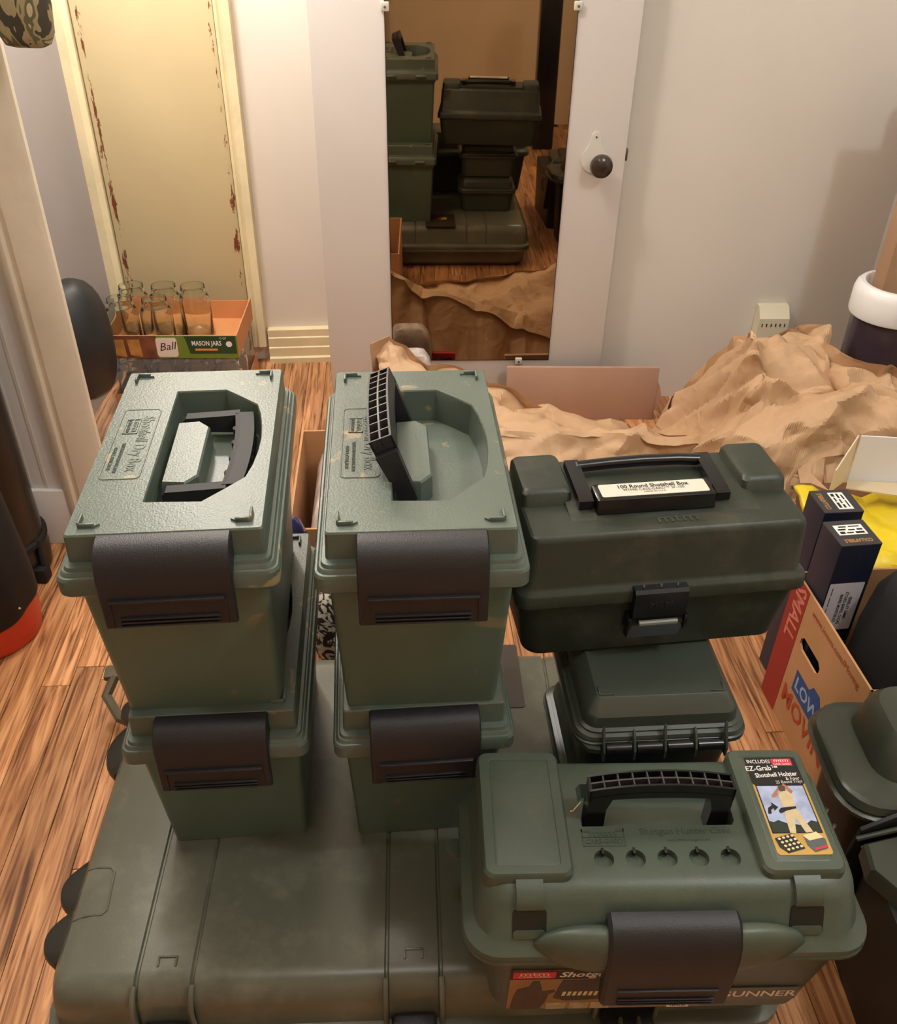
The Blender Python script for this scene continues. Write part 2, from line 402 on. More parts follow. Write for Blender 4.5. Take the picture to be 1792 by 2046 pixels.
# cream door in the alcove back wall
dr = bpy.data.objects.new('door_2', None); COL.objects.link(dr); dr.location = AC + Vector((-0.288*math.cos(AY), -0.288*math.sin(AY), 0)); dr.rotation_euler = (0, 0, AY); tag(dr, kind='structure')
bm = NB(); box(bm, -0.190, 0.182, -0.004, 0.02, 0.01, 2.2, bev=0.003); finish('door_panel', bm, M_CREAMD, dr)
M_CREAMT = mat('old_cream_trim', (228, 212, 172), rough=0.5, var=0.08, vscale=6, dust=(110, 80, 50), dust_amt=0.18)
bm = NB(); prism(bm, [(0.184, 0.02), (0.184, -0.012), (0.192, -0.016), (0.197, -0.010), (0.204, -0.018), (0.226, -0.016), (0.230, 0.02)], 'z', 0.06, 2.25); finish('casing', bm, M_CREAMT, dr)
bm = NB(); prism(bm, [(-0.252, 0.02), (-0.252, -0.012), (-0.212, -0.016), (-0.197, -0.006), (-0.192, 0.02)], 'z', 0.0, 2.25); finish('casing', bm, M_CREAMT, dr)
# alcove baseboard with its moulded steps
bm = NB()
prism(bm, [(0.021, 0), (-0.020, 0), (-0.020, 0.018), (-0.012, 0.022), (-0.012, 0.052), (-0.008, 0.055), (-0.008, 0.085), (-0.004, 0.088), (-0.004, 0.112), (0.021, 0.114)], 'x', -0.055, 0.42)
bb = finish('baseboard_alcove', bm, M_CREAMT); bb.location = AC; bb.rotation_euler = (0, 0, AY); tag(bb, kind='structure')

# mirrored door standing against the back wall
door = bpy.data.objects.new('door_1', None); COL.objects.link(door); door.location = DOOR0; door.rotation_euler = (0, 0, ROOM_YAW); tag(door, kind='structure')
bm = NB(); box(bm, -0.402, 0.402, 0.0, 0.036, 0.03, 2.05, bev=0.002); finish('door_slab', bm, M_WHITE, door)
M_MIRROR = bpy.data.materials.new('aged_mirror'); M_MIRROR.use_nodes = True
b_ = M_MIRROR.node_tree.nodes['Principled BSDF']; b_.inputs['Metallic'].default_value = 1; b_.inputs['Roughness'].default_value = 0.015
nt_ = M_MIRROR.node_tree; n_ = nt_.nodes.new('ShaderNodeTexNoise'); n_.inputs['Scale'].default_value = 3
mx_ = nt_.nodes.new('ShaderNodeMix'); mx_.data_type = 'RGBA'; mx_.inputs[6].default_value = (0.36, 0.28, 0.195, 1); mx_.inputs[7].default_value = (0.40, 0.31, 0.215, 1)
nt_.links.new(n_.outputs['Fac'], mx_.inputs[0]); nt_.links.new(mx_.outputs[2], b_.inputs['Base Color'])
bm = NB(); box(bm, -0.217, 0.243, -0.006, 0.0, 0.170, 1.30)
mir = finish('mirror', bm, M_MIRROR, door); mir['label'] = 'brown-tinted mirror'
bm = NB(); box(bm, -0.219, 0.245, -0.0045, 0.0, 0.1675, 1.303); finish('mirror_edge', bm, mat('mirror_edge_dark', (40, 30, 22), rough=0.4), mir)
M_CLIP = mat('clear_clip', (200, 195, 180), rough=0.15, var=0.02)
for x, z in ((-0.217, 1.088), (0.243, 1.094), (0.155, 0.166)):
    bm = NB(); box(bm, x-0.010, x+0.010, -0.012, 0.0, z-0.010, z+0.010, bev=0.002)
    cl = finish('mirror_clip', bm, M_CLIP, door)
    bm = NB(); lathe(bm, [(0.003, 0.0), (0.003, 0.002), (0.001, 0.003)], 10, Matrix.Translation((x, -0.0125, z)) @ Matrix.Rotation(R(90), 4, 'X')); finish('clip_screw', bm, mat('worn_steel', (120, 112, 100)), cl)
# knob with painted back plate
KX, KZ = 0.332, 0.735
bm = NB()
out = [(0.034*math.cos(R(a)), 0.006+0.034*math.sin(R(a))) for a in range(130, 411, 14)] + [(0.013, 0.048), (0.012, 0.066), (0.006, 0.074), (-0.006, 0.074), (-0.012, 0.066), (-0.013, 0.048)]
prism(bm, [(KX-0.012+p[0], KZ+p[1]) for p in out], 'y', -0.004, 0.0)
esc = finish('escutcheon', bm, mat('painted_metal', (216, 210, 200), rough=0.4, var=0.05), door)
bm = NB(); lathe(bm, [(0.0025, 0), (0.0025, 0.0015)], 8, Matrix.Translation((KX-0.012, -0.004, KZ+0.062)) @ Matrix.Rotation(R(90), 4, 'X')); finish('screw', bm, mat('worn_steel', (120, 112, 100)), esc)
bm = NB(); lathe(bm, [(0.009, 0), (0.009, 0.022), (0.020, 0.027), (0.0285, 0.036), (0.030, 0.044), (0.0275, 0.054), (0.018, 0.061), (0.006, 0.063)], 28, Matrix.Translation((KX, -0.002, KZ)) @ Matrix.Rotation(R(90), 4, 'X'))
kn = finish('knob', bm, mat('dark_brown_enamel', (52, 40, 32), rough=0.2, var=0.1), door); kn['label'] = 'dark brown round door knob'
bm = NB(); box(bm, 0.4015, 0.410, 0.008, 0.028, 0.735, 0.765, bev=0.002); finish('latch_bolt', bm, mat('worn_steel', (120, 112, 100)), door)
# ------------------------------------------------------------------ shotshell dry boxes (two stacks of two)
BW, BL, BH = 0.12, 0.2108, 0.3016
def handle_mesh(parent, theta):
    # U handle: radial r from the pivot, y along the pivot, t normal; distal face is an open rib lattice
    PX, PZ = -0.012, BH-0.024
    c, s = math.cos(theta), math.sin(theta)
    Mh = Matrix(((c, 0, -s, PX), (0, 1, 0, 0), (s, 0, c, PZ), (0, 0, 0, 1)))
    bm = NB()
    ys = [-0.086 + 0.172*k/10 for k in range(11)]
    bow = lambda y: 0.006*(1-(y/0.086)**2)
    rings = []
    for y in ys:
        b = bow(y); rings.append([Vector((0.060+b, y, -0.013)), Vector((0.060+b, y, 0.013)), Vector((0.067+b, y, 0.014)), Vector((0.067+b, y, -0.014))])
    loft(bm, rings)
    for t0, t1 in ((-0.014, -0.0115), (0.0115, 0.014)):
        rings = [[Vector((0.066+bow(y), y, t0)), Vector((0.066+bow(y), y, t1)), Vector((0.084+bow(y), y, t1)), Vector((0.084+bow(y), y, t0))] for y in ys]
        loft(bm, rings)
    for y in (-0.086, 0.0835): box(bm, 0.0605, 0.084, y, y+0.0025, -0.014, 0.014)
    for sg in (-1, 1):   # arms
        loft(bm, [[Vector((r, sg*0.0865+dy*0.0075, t)) for dy, t in ((-1, -h), (1, -h), (1, h), (-1, h))] for r, h in ((-0.008, 0.006), (-0.004, 0.010), (0.03, 0.0115), (0.066, 0.0135))])
    bm.transform(Mh)
    h = finish('handle', bm, M_GREY if theta < 0.8 else M_BLK, parent, sharp=40)
    bm = NB()   # grip ribs
    rings = [[Vector((0.067+bow(y), y, -0.0011)), Vector((0.067+bow(y), y, 0.0011)), Vector((0.0835+bow(y), y, 0.0011)), Vector((0.0835+bow(y), y, -0.0011))] for y in ys]
    loft(bm, rings)
    for y in ys[1:-1]: box(bm, 0.066+bow(y), 0.0835+bow(y), y-0.0009, y+0.0009, -0.0118, 0.0118)
    bm.transform(Mh)
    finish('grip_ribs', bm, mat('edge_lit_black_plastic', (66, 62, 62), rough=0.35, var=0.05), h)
    for k in range(4):   # finger bumps under the grip
        y = -0.052 + 0.035*k; bm = NB()
        lathe(bm, [(0.002, -0.010), (0.006, -0.009), (0.006, 0.009), (0.002, 0.010)], 10, Mh @ Matrix.Translation((0.0615+bow(y), y, 0)))
        finish('finger_bump', bm, h.data.materials[0], h)
M_LETT = mat('darker_sage_plastic', (70, 82, 70), rough=0.36, var=0.05)
def dry_box(label, theta):
    t = thing('shotshell_dry_box', label, 'storage box', group='green shotshell dry boxes in two stacks')
    bm = NB()
    loft(bm, [rrect(0.0965, 0.162, 0.008, 0.0), rrect(0.0971, 0.163, 0.009, 0.003), rrect(0.106, 0.186, 0.010, 0.218), rrect(0.109, 0.190, 0.010, 0.222), rrect(0.109, 0.190, 0.010, 0.236)])
    finish('body', bm, M_BODY, t)
    # lid
    bm = NB()
    prof = [(0.1175, 0.2083, .012, .232), (0.120, 0.2108, .014, .235), (0.120, 0.2108, .014, .2534), (0.1182, 0.209, .013, .2570), (0.1160, .2068, .012, .2574), (.1150, .2058, .012, .2600), (.1135, .2045, .011, .2620), (.1118, .2028, .011, .2620), (.1105, .2015, .010, .2665), (.1066, .1916, .005, .2670), (.1052, .1902, .004, .2995), (.1040, .1888, .004, .3016)]
    rings = loft(bm, [rrect(a, b, r, z) for a, b, r, z in prof], True, False)
    pk = [(-.031, -.131), (.033, -.134), (.056, -.110), (.077, -.087), (.0835, -.060), (.0875, -.030), (.089, 0), (.0875, .030), (.084, .060), (.078, .087), (.056, .109), (.033, .131), (-.031, .130)]
    def inset(pts, d):
        cx = 0.025; return [(cx+(x-cx)*(1-d/0.06), y*(1-d/0.13)) for x, y in pts]
    hole = [bm.verts.new((x, y, BH)) for x, y in inset(pk, -0.0012)]
    plate(bm, rings[-1], [hole])
    l1 = [bm.verts.new((x, y, BH-0.0018)) for x, y in pk]
    l2 = [bm.verts.new((x, y, BH-0.046)) for x, y in inset(pk, 0.003)]
    for A, B in ((hole, l1), (l1, l2)):
        for i in range(len(A)):
            j = (i+1) % len(A); bm.faces.new((A[i], A[j], B[j], B[i]))
    bm.faces.new(l2)
    lid = finish('lid', bm, M_LID, t, sharp=28)
    # handle mount island
    bm = NB()
    isl = [(-.024, -.073), (.004, -.076), (.0185, -.060), (.0185, .058), (.004, .073), (-.024, .070)]
    loft(bm, [[Vector((x, y, BH-0.047)) for x, y in isl], [Vector((x*0.97, y*0.985, BH-0.016)) for x, y in isl], [Vector((x*0.90-0.0008, y*0.965, BH-0.0135)) for x, y in isl]])
    finish('handle_mount', bm, M_LID, lid)
    # stacking lugs
    for sx in (-1, 1):
        for sy in (-1, 1):
            bm = NB()
            X, Y = sx*0.0915, sy*0.176
            box(bm, X-0.0016, X+0.0016, min(Y, Y-sy*0.019), max(Y, Y-sy*0.019), BH-0.001, BH+0.0065, bev=0.0012)
            box(bm, min(X, X-sx*0.017), max(X, X-sx*0.017), Y-0.0016, Y+0.0016, BH-0.001, BH+0.0055, bev=0.0012)
            prism(bm, [(X-sx*0.015, Y-0.0022), (X-sx*0.015, Y+0.0022), (X-sx*0.022, Y-sy*0.003), ], 'z', BH-0.001, BH+0.0025)
            finish('stacking_lug', bm, M_LID, lid)
    # embossed label panel with lettering
    bm = NB()
    o = [bm.verts.new(v) for v in rrect(0.0236, 0.083, 0.007, BH+0.0010, 4, -0.068, -0.0005)]
    i_ = [bm.verts.new(v) for v in rrect(0.0226, 0.082, 0.006, BH+0.0010, 4, -0.068, -0.0005)]
    o0 = [bm.verts.new(v) for v in rrect(0.0242, 0.0836, 0.007, BH-0.0004, 4, -0.068, -0.0005)]
    i0 = [bm.verts.new(v) for v in rrect(0.0220, 0.0814, 0.006, BH+0.0002, 4, -0.068, -0.0005)]
    for A, B in ((o0, o), (o, i_), (i_, i0)):
        for k in range(len(A)):
            j = (k+1) % len(A); bm.faces.new((A[k], A[j], B[j], B[k]))
    bm.faces.new(i0)
    lab = finish('label_panel', bm, M_LID, lid)
    def TM(x, y): return frame((x, y, BH+0.0005), (0, -1, 0), (1, 0, 0))
    text('embossed_lettering', 'Shotshell Dry Box', 0.0205, M_LETT, lab, TM(-0.0575, -0.0015), ext=0.0003, bold=0.0003, sx=0.86)
    text('embossed_lettering', 'WITH MOLDED PROTECTION', 0.0062, M_LETT, lab, TM(-0.0765, -0.036), ext=0.0004, sx=0.8)
    text('embossed_lettering', 'CHOICE, CHEST, MORE', 0.0062, M_LETT, lab, TM(-0.0845, -0.038), ext=0.0004, sx=0.8)
    bm = NB(); 
    for (a, b_, c, d) in ((-0.084, -0.0655, 0.020, 0.0215), (-0.084, -0.0655, 0.055, 0.0565), (-0.084, -0.0825, 0.020, 0.0565), (-0.067, -0.0655, 0.020, 0.0565), (-0.0752, -0.0735, 0.020, 0.0565)):
        box(bm, a, b_, c, d, BH, BH+0.0012)
    finish('logo_frame', bm, M_LID, lab)
    text('logo_lettering', 'mtm', 0.0115, M_LETT, lab, TM(-0.0702, 0.038), ext=0.0006, bold=0.0003, sx=1.2)
    text('logo_lettering', 'CASE-GARD', 0.0060, M_LETT, lab, TM(-0.0790, 0.038), ext=0.0006, sx=0.9)
    handle_mesh(t, theta)
    # front latch
    bm = NB()
    outer = [(-0.1885, .3005), (-0.1965, .3012), (-0.2060, .2995), (-0.2150, .2940), (-0.2215, .2850), (-0.2252, .2740), (-0.2275, .2560), (-0.2285, .2440), (-0.2290, .2020), (-0.2235, .2012), (-0.2225, .2300), (-0.2215, .2560), (-0.2000, .2680), (-0.1885, .2700)]
    rings = []
    for x, k in ((-0.0715, 0.0022), (-0.0698, 0.0), (0.0698, 0.0), (0.0715, 0.0022)):
        rings.append([Vector((x, y + (k if y < -0.2 else 0), z - (k if z > .29 else 0))) for y, z in outer])
    loft(bm, rings)
    la = finish('latch', bm, M_BLK, t, sharp=30)
    bm = NB(); box(bm, -0.061, 0.061, -0.2330, -0.2275, 0.2385, 0.2415, bev=0.0008); box(bm, -0.0625, -0.0605, -0.2305, -0.2275, 0.203, 0.2410); box(bm, 0.0605, 0.0625, -0.2305, -0.2275, 0.203, 0.2410)
    finish('pull_ledge', bm, M_BLK, la)
    for k in range(3):
        bm = NB(); box(bm, -0.0535, 0.0535, -0.2320, -0.2280, 0.2045+0.0052*k, 0.2064+0.0052*k, bev=0.0004); finish('grip_rib', bm, M_BLK, la)
    # rear hinge knuckles
    for x in (-0.055, 0.055):
        bm = NB(); lathe(bm, [(0.005, -0.018), (0.006, -0.016), (0.006, 0.016), (0.005, 0.018)], 12, Matrix.Translation((x, 0.2135, 0.246)) @ Matrix.Rotation(R(90), 4, 'Y')); finish('hinge', bm, M_LID, t)
    return t
def place(o, x, y, z, a): o.location = (x, y, z); o.rotation_euler = (0, 0, a)
CASE_TOP = 0.172
bL = dry_box('dry box atop the left stack, black handle folded flat into its lid', 0.0)
place(bL, -0.325, 0.960, CASE_TOP+BH, 0.103)
bR = dry_box('dry box atop the middle stack, black latticed handle raised above its lid', R(112))
place(bR, -0.043, 0.971, CASE_TOP+BH, 0.078)
c1 = copy_tree(bL); place(c1, -0.315, 0.975, CASE_TOP, 0.084); c1['label'] = 'lower dry box of the left stack, tan swirls near its base'
c2 = copy_tree(bL); place(c2, -0.046, 0.993, CASE_TOP, 0.100); c2['label'] = 'lower dry box of the middle stack, partly behind the shotgun hunter case'

# ------------------------------------------------------------------ large hard case on the floor
gc = thing('hard_gun_case', 'large olive hard case lying on the floor under both dry box stacks', 'gun case', (-0.042, 0.905, 0), R(2.9))
GX, GY = 0.492, 0.335
def yz_ring(x, ins, zt, zb, hy, r=0.035, side=0.006):
    # closed profile in y,z with rounded top edges
    hy -= ins; zt -= ins
    pts = [Vector((x, -hy - 0.0, zb))]
    for k in range(6):
        a = R(180 - 90*k/5); pts.append(Vector((x, -(hy-side) + r + r*math.cos(a), zt - r + r*math.sin(a))))
    for k in range(6):
        a = R(90 - 90*k/5); pts.append(Vector((x, (hy-side) - r + r*math.cos(a), zt - r + r*math.sin(a))))
    pts.append(Vector((x, hy, zb)))
    return pts
bands = [(-0.372, -0.298), (-0.052, 0.018), (0.232, 0.312)]
bands = [(-0.371, -0.298), (-0.044, 0.028), (0.236, 0.316)]
xs = [(-GX, 0.040), (-GX+0.004, 0.022), (-GX+0.012, 0.010), (-GX+0.024, 0.003), (-GX+0.038, 0.0)]
for a, b in bands:
    xs += [(a-0.0030, 0.0), (a-0.0012, 0.0042), (a+0.0012, 0.0042), (a+0.0035, 0.0012), (b-0.0035, 0.0012), (b-0.0012, 0.0042), (b+0.0012, 0.0042), (b+0.0030, 0.0)]
xs += [(GX-0.038, 0.0), (GX-0.024, 0.003), (GX-0.012, 0.010), (GX-0.004, 0.022), (GX, 0.040)]
bm = NB(); loft(bm, [yz_ring(x, i, CASE_TOP, 0.088, GY-0.018) for x, i in xs]); gl = finish('lid', bm, M_CASE, gc, sharp=24)
bm = NB(); loft(bm, [rrect(GX-0.03, GY-0.05, 0.05, 0.0), rrect(GX-0.012, GY-0.026, 0.05, 0.020), rrect(GX-0.004, GY-0.018, 0.05, 0.074)]); finish('base', bm, M_CASE, gc)
bm = NB(); loft(bm, [rrect(GX-0.004, GY-0.012, 0.05, 0.068), rrect(GX+0.008, GY, 0.05, 0.072), rrect(GX+0.008, GY, 0.05, 0.080), rrect(GX+0.003, GY-0.004, 0.05, 0.083), rrect(GX+0.008, GY, 0.05, 0.086), rrect(GX+0.008, GY, 0.05, 0.094), rrect(GX, GY-0.010, 0.05, 0.098)]); finish('rim', bm, M_CASE, gc)
for a, b in bands:      # front latches in the bands
    c_ = (a+b)/2
    bm = NB(); box(bm, a+0.006, b-0.006, -GY-0.010, -GY+0.02, 0.050, 0.118, bev=0.006); lt = finish('latch', bm, M_BLK, gc)
    for k in (-0.012, 0.012):
        bm = NB(); box(bm, c_+k-0.0025, c_+k+0.0025, -GY-0.016, -GY, 0.052, 0.128, bev=0.0015); finish('latch_rib', bm, M_CASE, lt)
    for e_ in (a-0.001, b+0.001):
        bm = NB(); rr = []
        pts = []
        for k in range(7):
            an = R(20+70*k/6); pts.append((e_, -(GY-0.018)+0.033 - 0.037*math.sin(an) , CASE_TOP-0.036+0.037*math.cos(an)))
        pts.append((e_, -(GY-0.018)-0.003, 0.098))
        tube(bm, pts, 0.0038, 8); finish('band_rib', bm, M_CASE, gl)
    # bracket shaped foot marks on the band
    bm = NB(); yb = -GY+0.067
    box(bm, c_-0.013, c_+0.013, yb+0.008, yb+0.0105, CASE_TOP-0.003, CASE_TOP+0.0012, bev=0.0007)
    box(bm, c_-0.013, c_-0.0105, yb-0.004, yb+0.010, CASE_TOP-0.003, CASE_TOP+0.0012, bev=0.0007)
    box(bm, c_+0.0105, c_+0.013, yb-0.004, yb+0.010, CASE_TOP-0.003, CASE_TOP+0.0012, bev=0.0007)
    finish('embossed_mark', bm, M_CASE, gl)
def lug(y0, y1, w_):
    bm = NB(); n = 10; rings = []
    for k in range(n+1):
        f = k/n; y = y0 + (y1-y0)*f
        e_ = w_*math.sin(math.pi*min(1, max(0.0, f*0.94+0.03)))**0.6
        rings.append([Vector((-GX+0.03, y, 0.105)), Vector((-GX-e_*0.8, y, 0.110)), Vector((-GX-e_, y, 0.120)), Vector((-GX-e_*0.9, y, 0.132)), Vector((-GX+0.008, y, 0.150)), Vector((-GX+0.03, y, 0.150))])
    loft(bm, rings); return finish('side_lug', bm, mat('dark_lug', (34, 33, 26), rough=0.5), gc)  # lugs coloured darker than the case shell
for y0, y1 in ((-0.243, -0.170), (-0.168, -0.092), (0.072, 0.178), (0.182, 0.25)): lug(y0, y1, 0.034)
# raised rim around the side handle recess
bm = NB(); tube(bm, [(-GX+0.012, -0.120, CASE_TOP-0.010), (-GX+0.03, -0.122, CASE_TOP-0.001), (-GX+0.048, -0.124, CASE_TOP), (-GX+0.054, -0.131, CASE_TOP), (-GX+0.058, -0.190, CASE_TOP), (-GX+0.052, -0.196, CASE_TOP), (-GX+0.03, -0.197, CASE_TOP-0.001), (-GX+0.012, -0.198, CASE_TOP-0.010)], 0.0022, 8); finish('recess_rim', bm, M_CASE, gl)
# printed sticker with a yellow bird on the lid
Ms = frame((0.13, 0.22, CASE_TOP+0.0006), (1, 0, 0), (0, 1, 0))
st = quadpatch('sticker', Ms, -0.062, 0.060, -0.055, 0.10, mat('dark_brown_print', (62, 52, 44), rough=0.4), gl, r=0.006, lift=0.0004, t=0.001)
polypatch('yellow_bird', Ms, [(0.005, 0.0), (0.012, -0.012), (0.022, -0.014), (0.028, -0.004), (0.027, 0.008), (0.021, 0.014), (0.012, 0.012), (0.006, 0.016), (0.0, 0.010), (0.010, 0.004)], mat('yellow_print', (232, 186, 60), rough=0.4, var=0), st, lift=0.0012, t=0.0006)
polypatch('red_print', Ms, [(-0.010, 0.012), (0.002, 0.012), (0.006, 0.004), (0.004, -0.006), (0.006, -0.014), (-0.004, -0.010), (-0.010, 0.0)], mat('red_print', (160, 50, 44), rough=0.4, var=0), st, lift=0.0011, t=0.0005)
# ------------------------------------------------------------------ shotgun hunter case
hc = thing('shotgun_hunter_case', 'dark green shotgun hunter case with photo sticker and purple-black front latch', 'carry case', (0.262, 0.668, CASE_TOP), R(2.0))
bm = NB(); loft(bm, [rrect(0.196, 0.090, 0.030, 0.0, 6), rrect(0.202, 0.096, 0.034, 0.006, 6), rrect(0.222, 0.110, 0.036, 0.152, 6), rrect(0.226, 0.113, 0.036, 0.158, 6)]); finish('body', bm, M_HUNT, hc)
bm = NB()
prof = [(0.226, 0.112, .036, .156, 0), (0.237, 0.118, .040, .158, 0), (0.240, 0.121, .042, .161, 0), (0.240, 0.121, .042, .166, 0), (0.2375, 0.1185, .042, .168, 0), (0.240, 0.121, .042, .170, 0), (0.239, 0.120, .042, .177, 0), (0.232, 0.113, .040, .183, 0), (0.227, 0.1075, .038, .188, 0.001),
        (0.2195, 0.0965, .036, .228, 0.009), (0.216, 0.092, .034, .237, 0.012), (0.209, 0.085, .030, .2425, 0.014), (0.202, 0.078, .024, .2440, 0.016)]
rings = loft(bm, [rrect(a, b, r, z, 6, 0, cy) for a, b, r, z, cy in prof], True, False)
holes = []; cups = []
HX = [-0.074, -0.0365, 0.001, 0.0385, 0.076]
ZT = 0.2440
for x in HX:
    cups.append([(x+0.0118*math.cos(2*math.pi*k/20), -0.040+0.0118*math.sin(2*math.pi*k/20)) for k in range(20)])
well = [(-0.094, 0.004), (0.090, 0.004), (0.094, 0.010), (0.094, 0.060), (0.086, 0.066), (-0.088, 0.066), (-0.094, 0.060)]
loops = [[bm.verts.new((x, y, ZT)) for x, y in c] for c in cups+[well]]
plate(bm, rings[-1], loops)
for lp, dep in zip(loops, [0.009]*5+[0.026]):
    cx = sum(v.co.x for v in lp)/len(lp); cy = sum(v.co.y for v in lp)/len(lp)
    lo = [bm.verts.new((cx+(v.co.x-cx)*0.95, cy+(v.co.y-cy)*0.94, ZT-dep)) for v in lp]
    for i in range(len(lp)):
        j = (i+1) % len(lp); bm.faces.new((lp[i], lp[j], lo[j], lo[i]))
    bm.faces.new(lo)
hl = finish('lid', bm, M_HUNT, hc, sharp=30)
for x in HX:
    bm = NB(); box(bm, x-0.0016, x+0.0016, -0.0335, -0.0255, ZT-0.006, ZT+0.001, bev=0.0006); finish('choke_slot', bm, M_INK, hl)
# compartment lids with snap tabs
for cx, hw in ((-0.165, 0.049), (0.155, 0.046)):
    bm = NB()
    loft(bm, [rrect(hw+0.004, 0.090, 0.013, 0.228, 5, cx, 0.0205), rrect(hw+0.003, 0.089, 0.013, 0.252, 5, cx, 0.0205), rrect(hw, 0.086, 0.011, 0.2565, 5, cx, 0.0205), rrect(hw-0.011, 0.076, 0.004, 0.2570, 5, cx, 0.0205), rrect(hw-0.0116, 0.0754, 0.004, 0.2564, 5, cx, 0.0205), rrect(hw-0.0126, 0.0744, 0.004, 0.2569, 5, cx, 0.0205)])
    cl = finish('compartment_lid', bm, M_HUNT, hc)
    # thin dark slab: the notch's shade is put into its colour; snap tab above
    P0, P1 = Vector((0, -0.1062, 0.190)), Vector((0, -0.0880, 0.2275)); dv = (P1-P0).normalized(); nv = Vector((0, -dv.z, dv.y))
    MN = frame((cx, P0.y, P0.z), (1, 0, 0), dv)
    bm = NB(); loft(bm, [rrect(0.0195, 0.0185, 0.005, z, 4, 0, 0.0195) for z in (-0.003, 0.0008)]); bm.transform(MN); nt2 = finish('tab_recess_shade', bm, mat('recess_shade_green', (24, 30, 26), rough=0.5), hl)
    bm = NB(); loft(bm, [rrect(0.0185, 0.0055, 0.004, z, 4, 0, 0.0070) for z in (-0.002, 0.0016)]); bm.transform(MN); finish('recess_ledge', bm, M_HUNT, nt2)
    bm = NB(); prism(bm, [(-0.0630, 0.2400), (-0.0630, 0.2520), (-0.0760, 0.2480), (-0.0860, 0.2420), (-0.0925, 0.2330), (-0.0930, 0.2270), (-0.0885, 0.2262), (-0.0820, 0.2360)], 'x', cx-0.0155, cx+0.0155); finish('snap_tab', bm, M_HUNT, cl)
# carry handle with lattice top
def arch_handle(parent, x0, x1, y, z0, zt, material, depth=0.017):
    bm = NB(); n = 12; xc = (x0+x1)/2; hw = (x1-x0)/2
    bow = lambda x: 0.010*(1-((x-xc)/hw)**2)
    xs_ = [x0 + (x1-x0)*k/n for k in range(n+1)]
    loft(bm, [[Vector((x, y-depth, zt-0.022+bow(x)*0.6)), Vector((x, y+depth, zt-0.022+bow(x)*0.6)), Vector((x, y+depth, zt-0.014+bow(x))), Vector((x, y-depth, zt-0.014+bow(x)))] for x in xs_])
    for a, b in ((y-depth, y-depth+0.0025), (y+depth-0.0025, y+depth)):
        loft(bm, [[Vector((x, a, zt-0.016+bow(x))), Vector((x, b, zt-0.016+bow(x))), Vector((x, b, zt-0.002+bow(x))), Vector((x, a, zt-0.002+bow(x)))] for x in xs_])
    for x in (x0, x1-0.003): box(bm, x, x+0.003, y-depth, y+depth, zt-0.022, zt-0.002)
    for s_, xe in ((1, x0), (-1, x1)):
        loft(bm, [[Vector((xe, y-depth*k, z)), Vector((xe+s_*w_, y-depth*k, z)), Vector((xe+s_*w_, y+depth*k, z)), Vector((xe, y+depth*k, z))] for z, w_, k in ((z0, 0.024, 0.8), (zt-0.040, 0.023, 0.95), (zt-0.015, 0.030, 1.0))])
    h = finish('handle', bm, material, parent, sharp=40)
    bm = NB()
    loft(bm, [[Vector((x, y-0.001, zt-0.016+bow(x))), Vector((x, y+0.001, zt-0.016+bow(x))), Vector((x, y+0.001, zt-0.0025+bow(x))), Vector((x, y-0.001, zt-0.0025+bow(x)))] for x in xs_])
    for k in range(1, 10):
        x = x0 + (x1-x0)*k/10; box(bm, x-0.0009, x+0.0009, y-depth+0.001, y+depth-0.001, zt-0.016+bow(x), zt-0.0025+bow(x))
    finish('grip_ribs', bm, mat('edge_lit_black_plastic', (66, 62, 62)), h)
arch_handle(hc, -0.088, 0.087, 0.024, 0.219, 0.302, M_BLKG, 0.0115)
# big front latch and torpedo wings
bm = NB()
o_ = [(-0.098, .230), (-0.112, .230), (-0.124, .222), (-0.133, .206), (-0.1375, .184), (-0.1385, .154), (-0.1375, .098), (-0.128, .096), (-0.124, .144), (-0.112, .194), (-0.098, .209)]
rings = [[Vector((x, yy+(k if yy < -.12 else 0), zz-(k if zz > .21 else 0))) for yy, zz in o_] for x, k in ((-0.0785, 0.004), (-0.0745, 0.0), (0.0685, 0.0), (0.0725, 0.004))]
loft(bm, rings); la = finish('latch', bm, M_BLK, hc, sharp=35)
bm = NB(); box(bm, -0.062, 0.056, -0.1405, -0.1370, 0.132, 0.1345, bev=0.0006); finish('pull_ledge', bm, M_BLK, la)
for k in range(3):
    bm = NB(); box(bm, -0.060, 0.054, -0.1400, -0.1368, 0.102+0.0055*k, 0.1038+0.0055*k, bev=0.0004); finish('grip_rib', bm, M_BLK, la)
for s_, xa in ((-1, -0.0755), (1, 0.0695)):
    bm = NB(); rings = []
    for k in range(9):
        f = k/8.0; rr = max(0.03, (1-f**2.0))**0.5; x = xa + s_*0.084*f
        rings.append([Vector((x, -0.113 - 0.019*rr*math.cos(a) + 0.004*f, 0.178 + 0.006*f + 0.040*rr*math.sin(a))) for a in [math.pi*2*q/16 for q in range(16)]])
    loft(bm, rings); finish('latch_wing', bm, M_HUNT, hc, sharp=50)
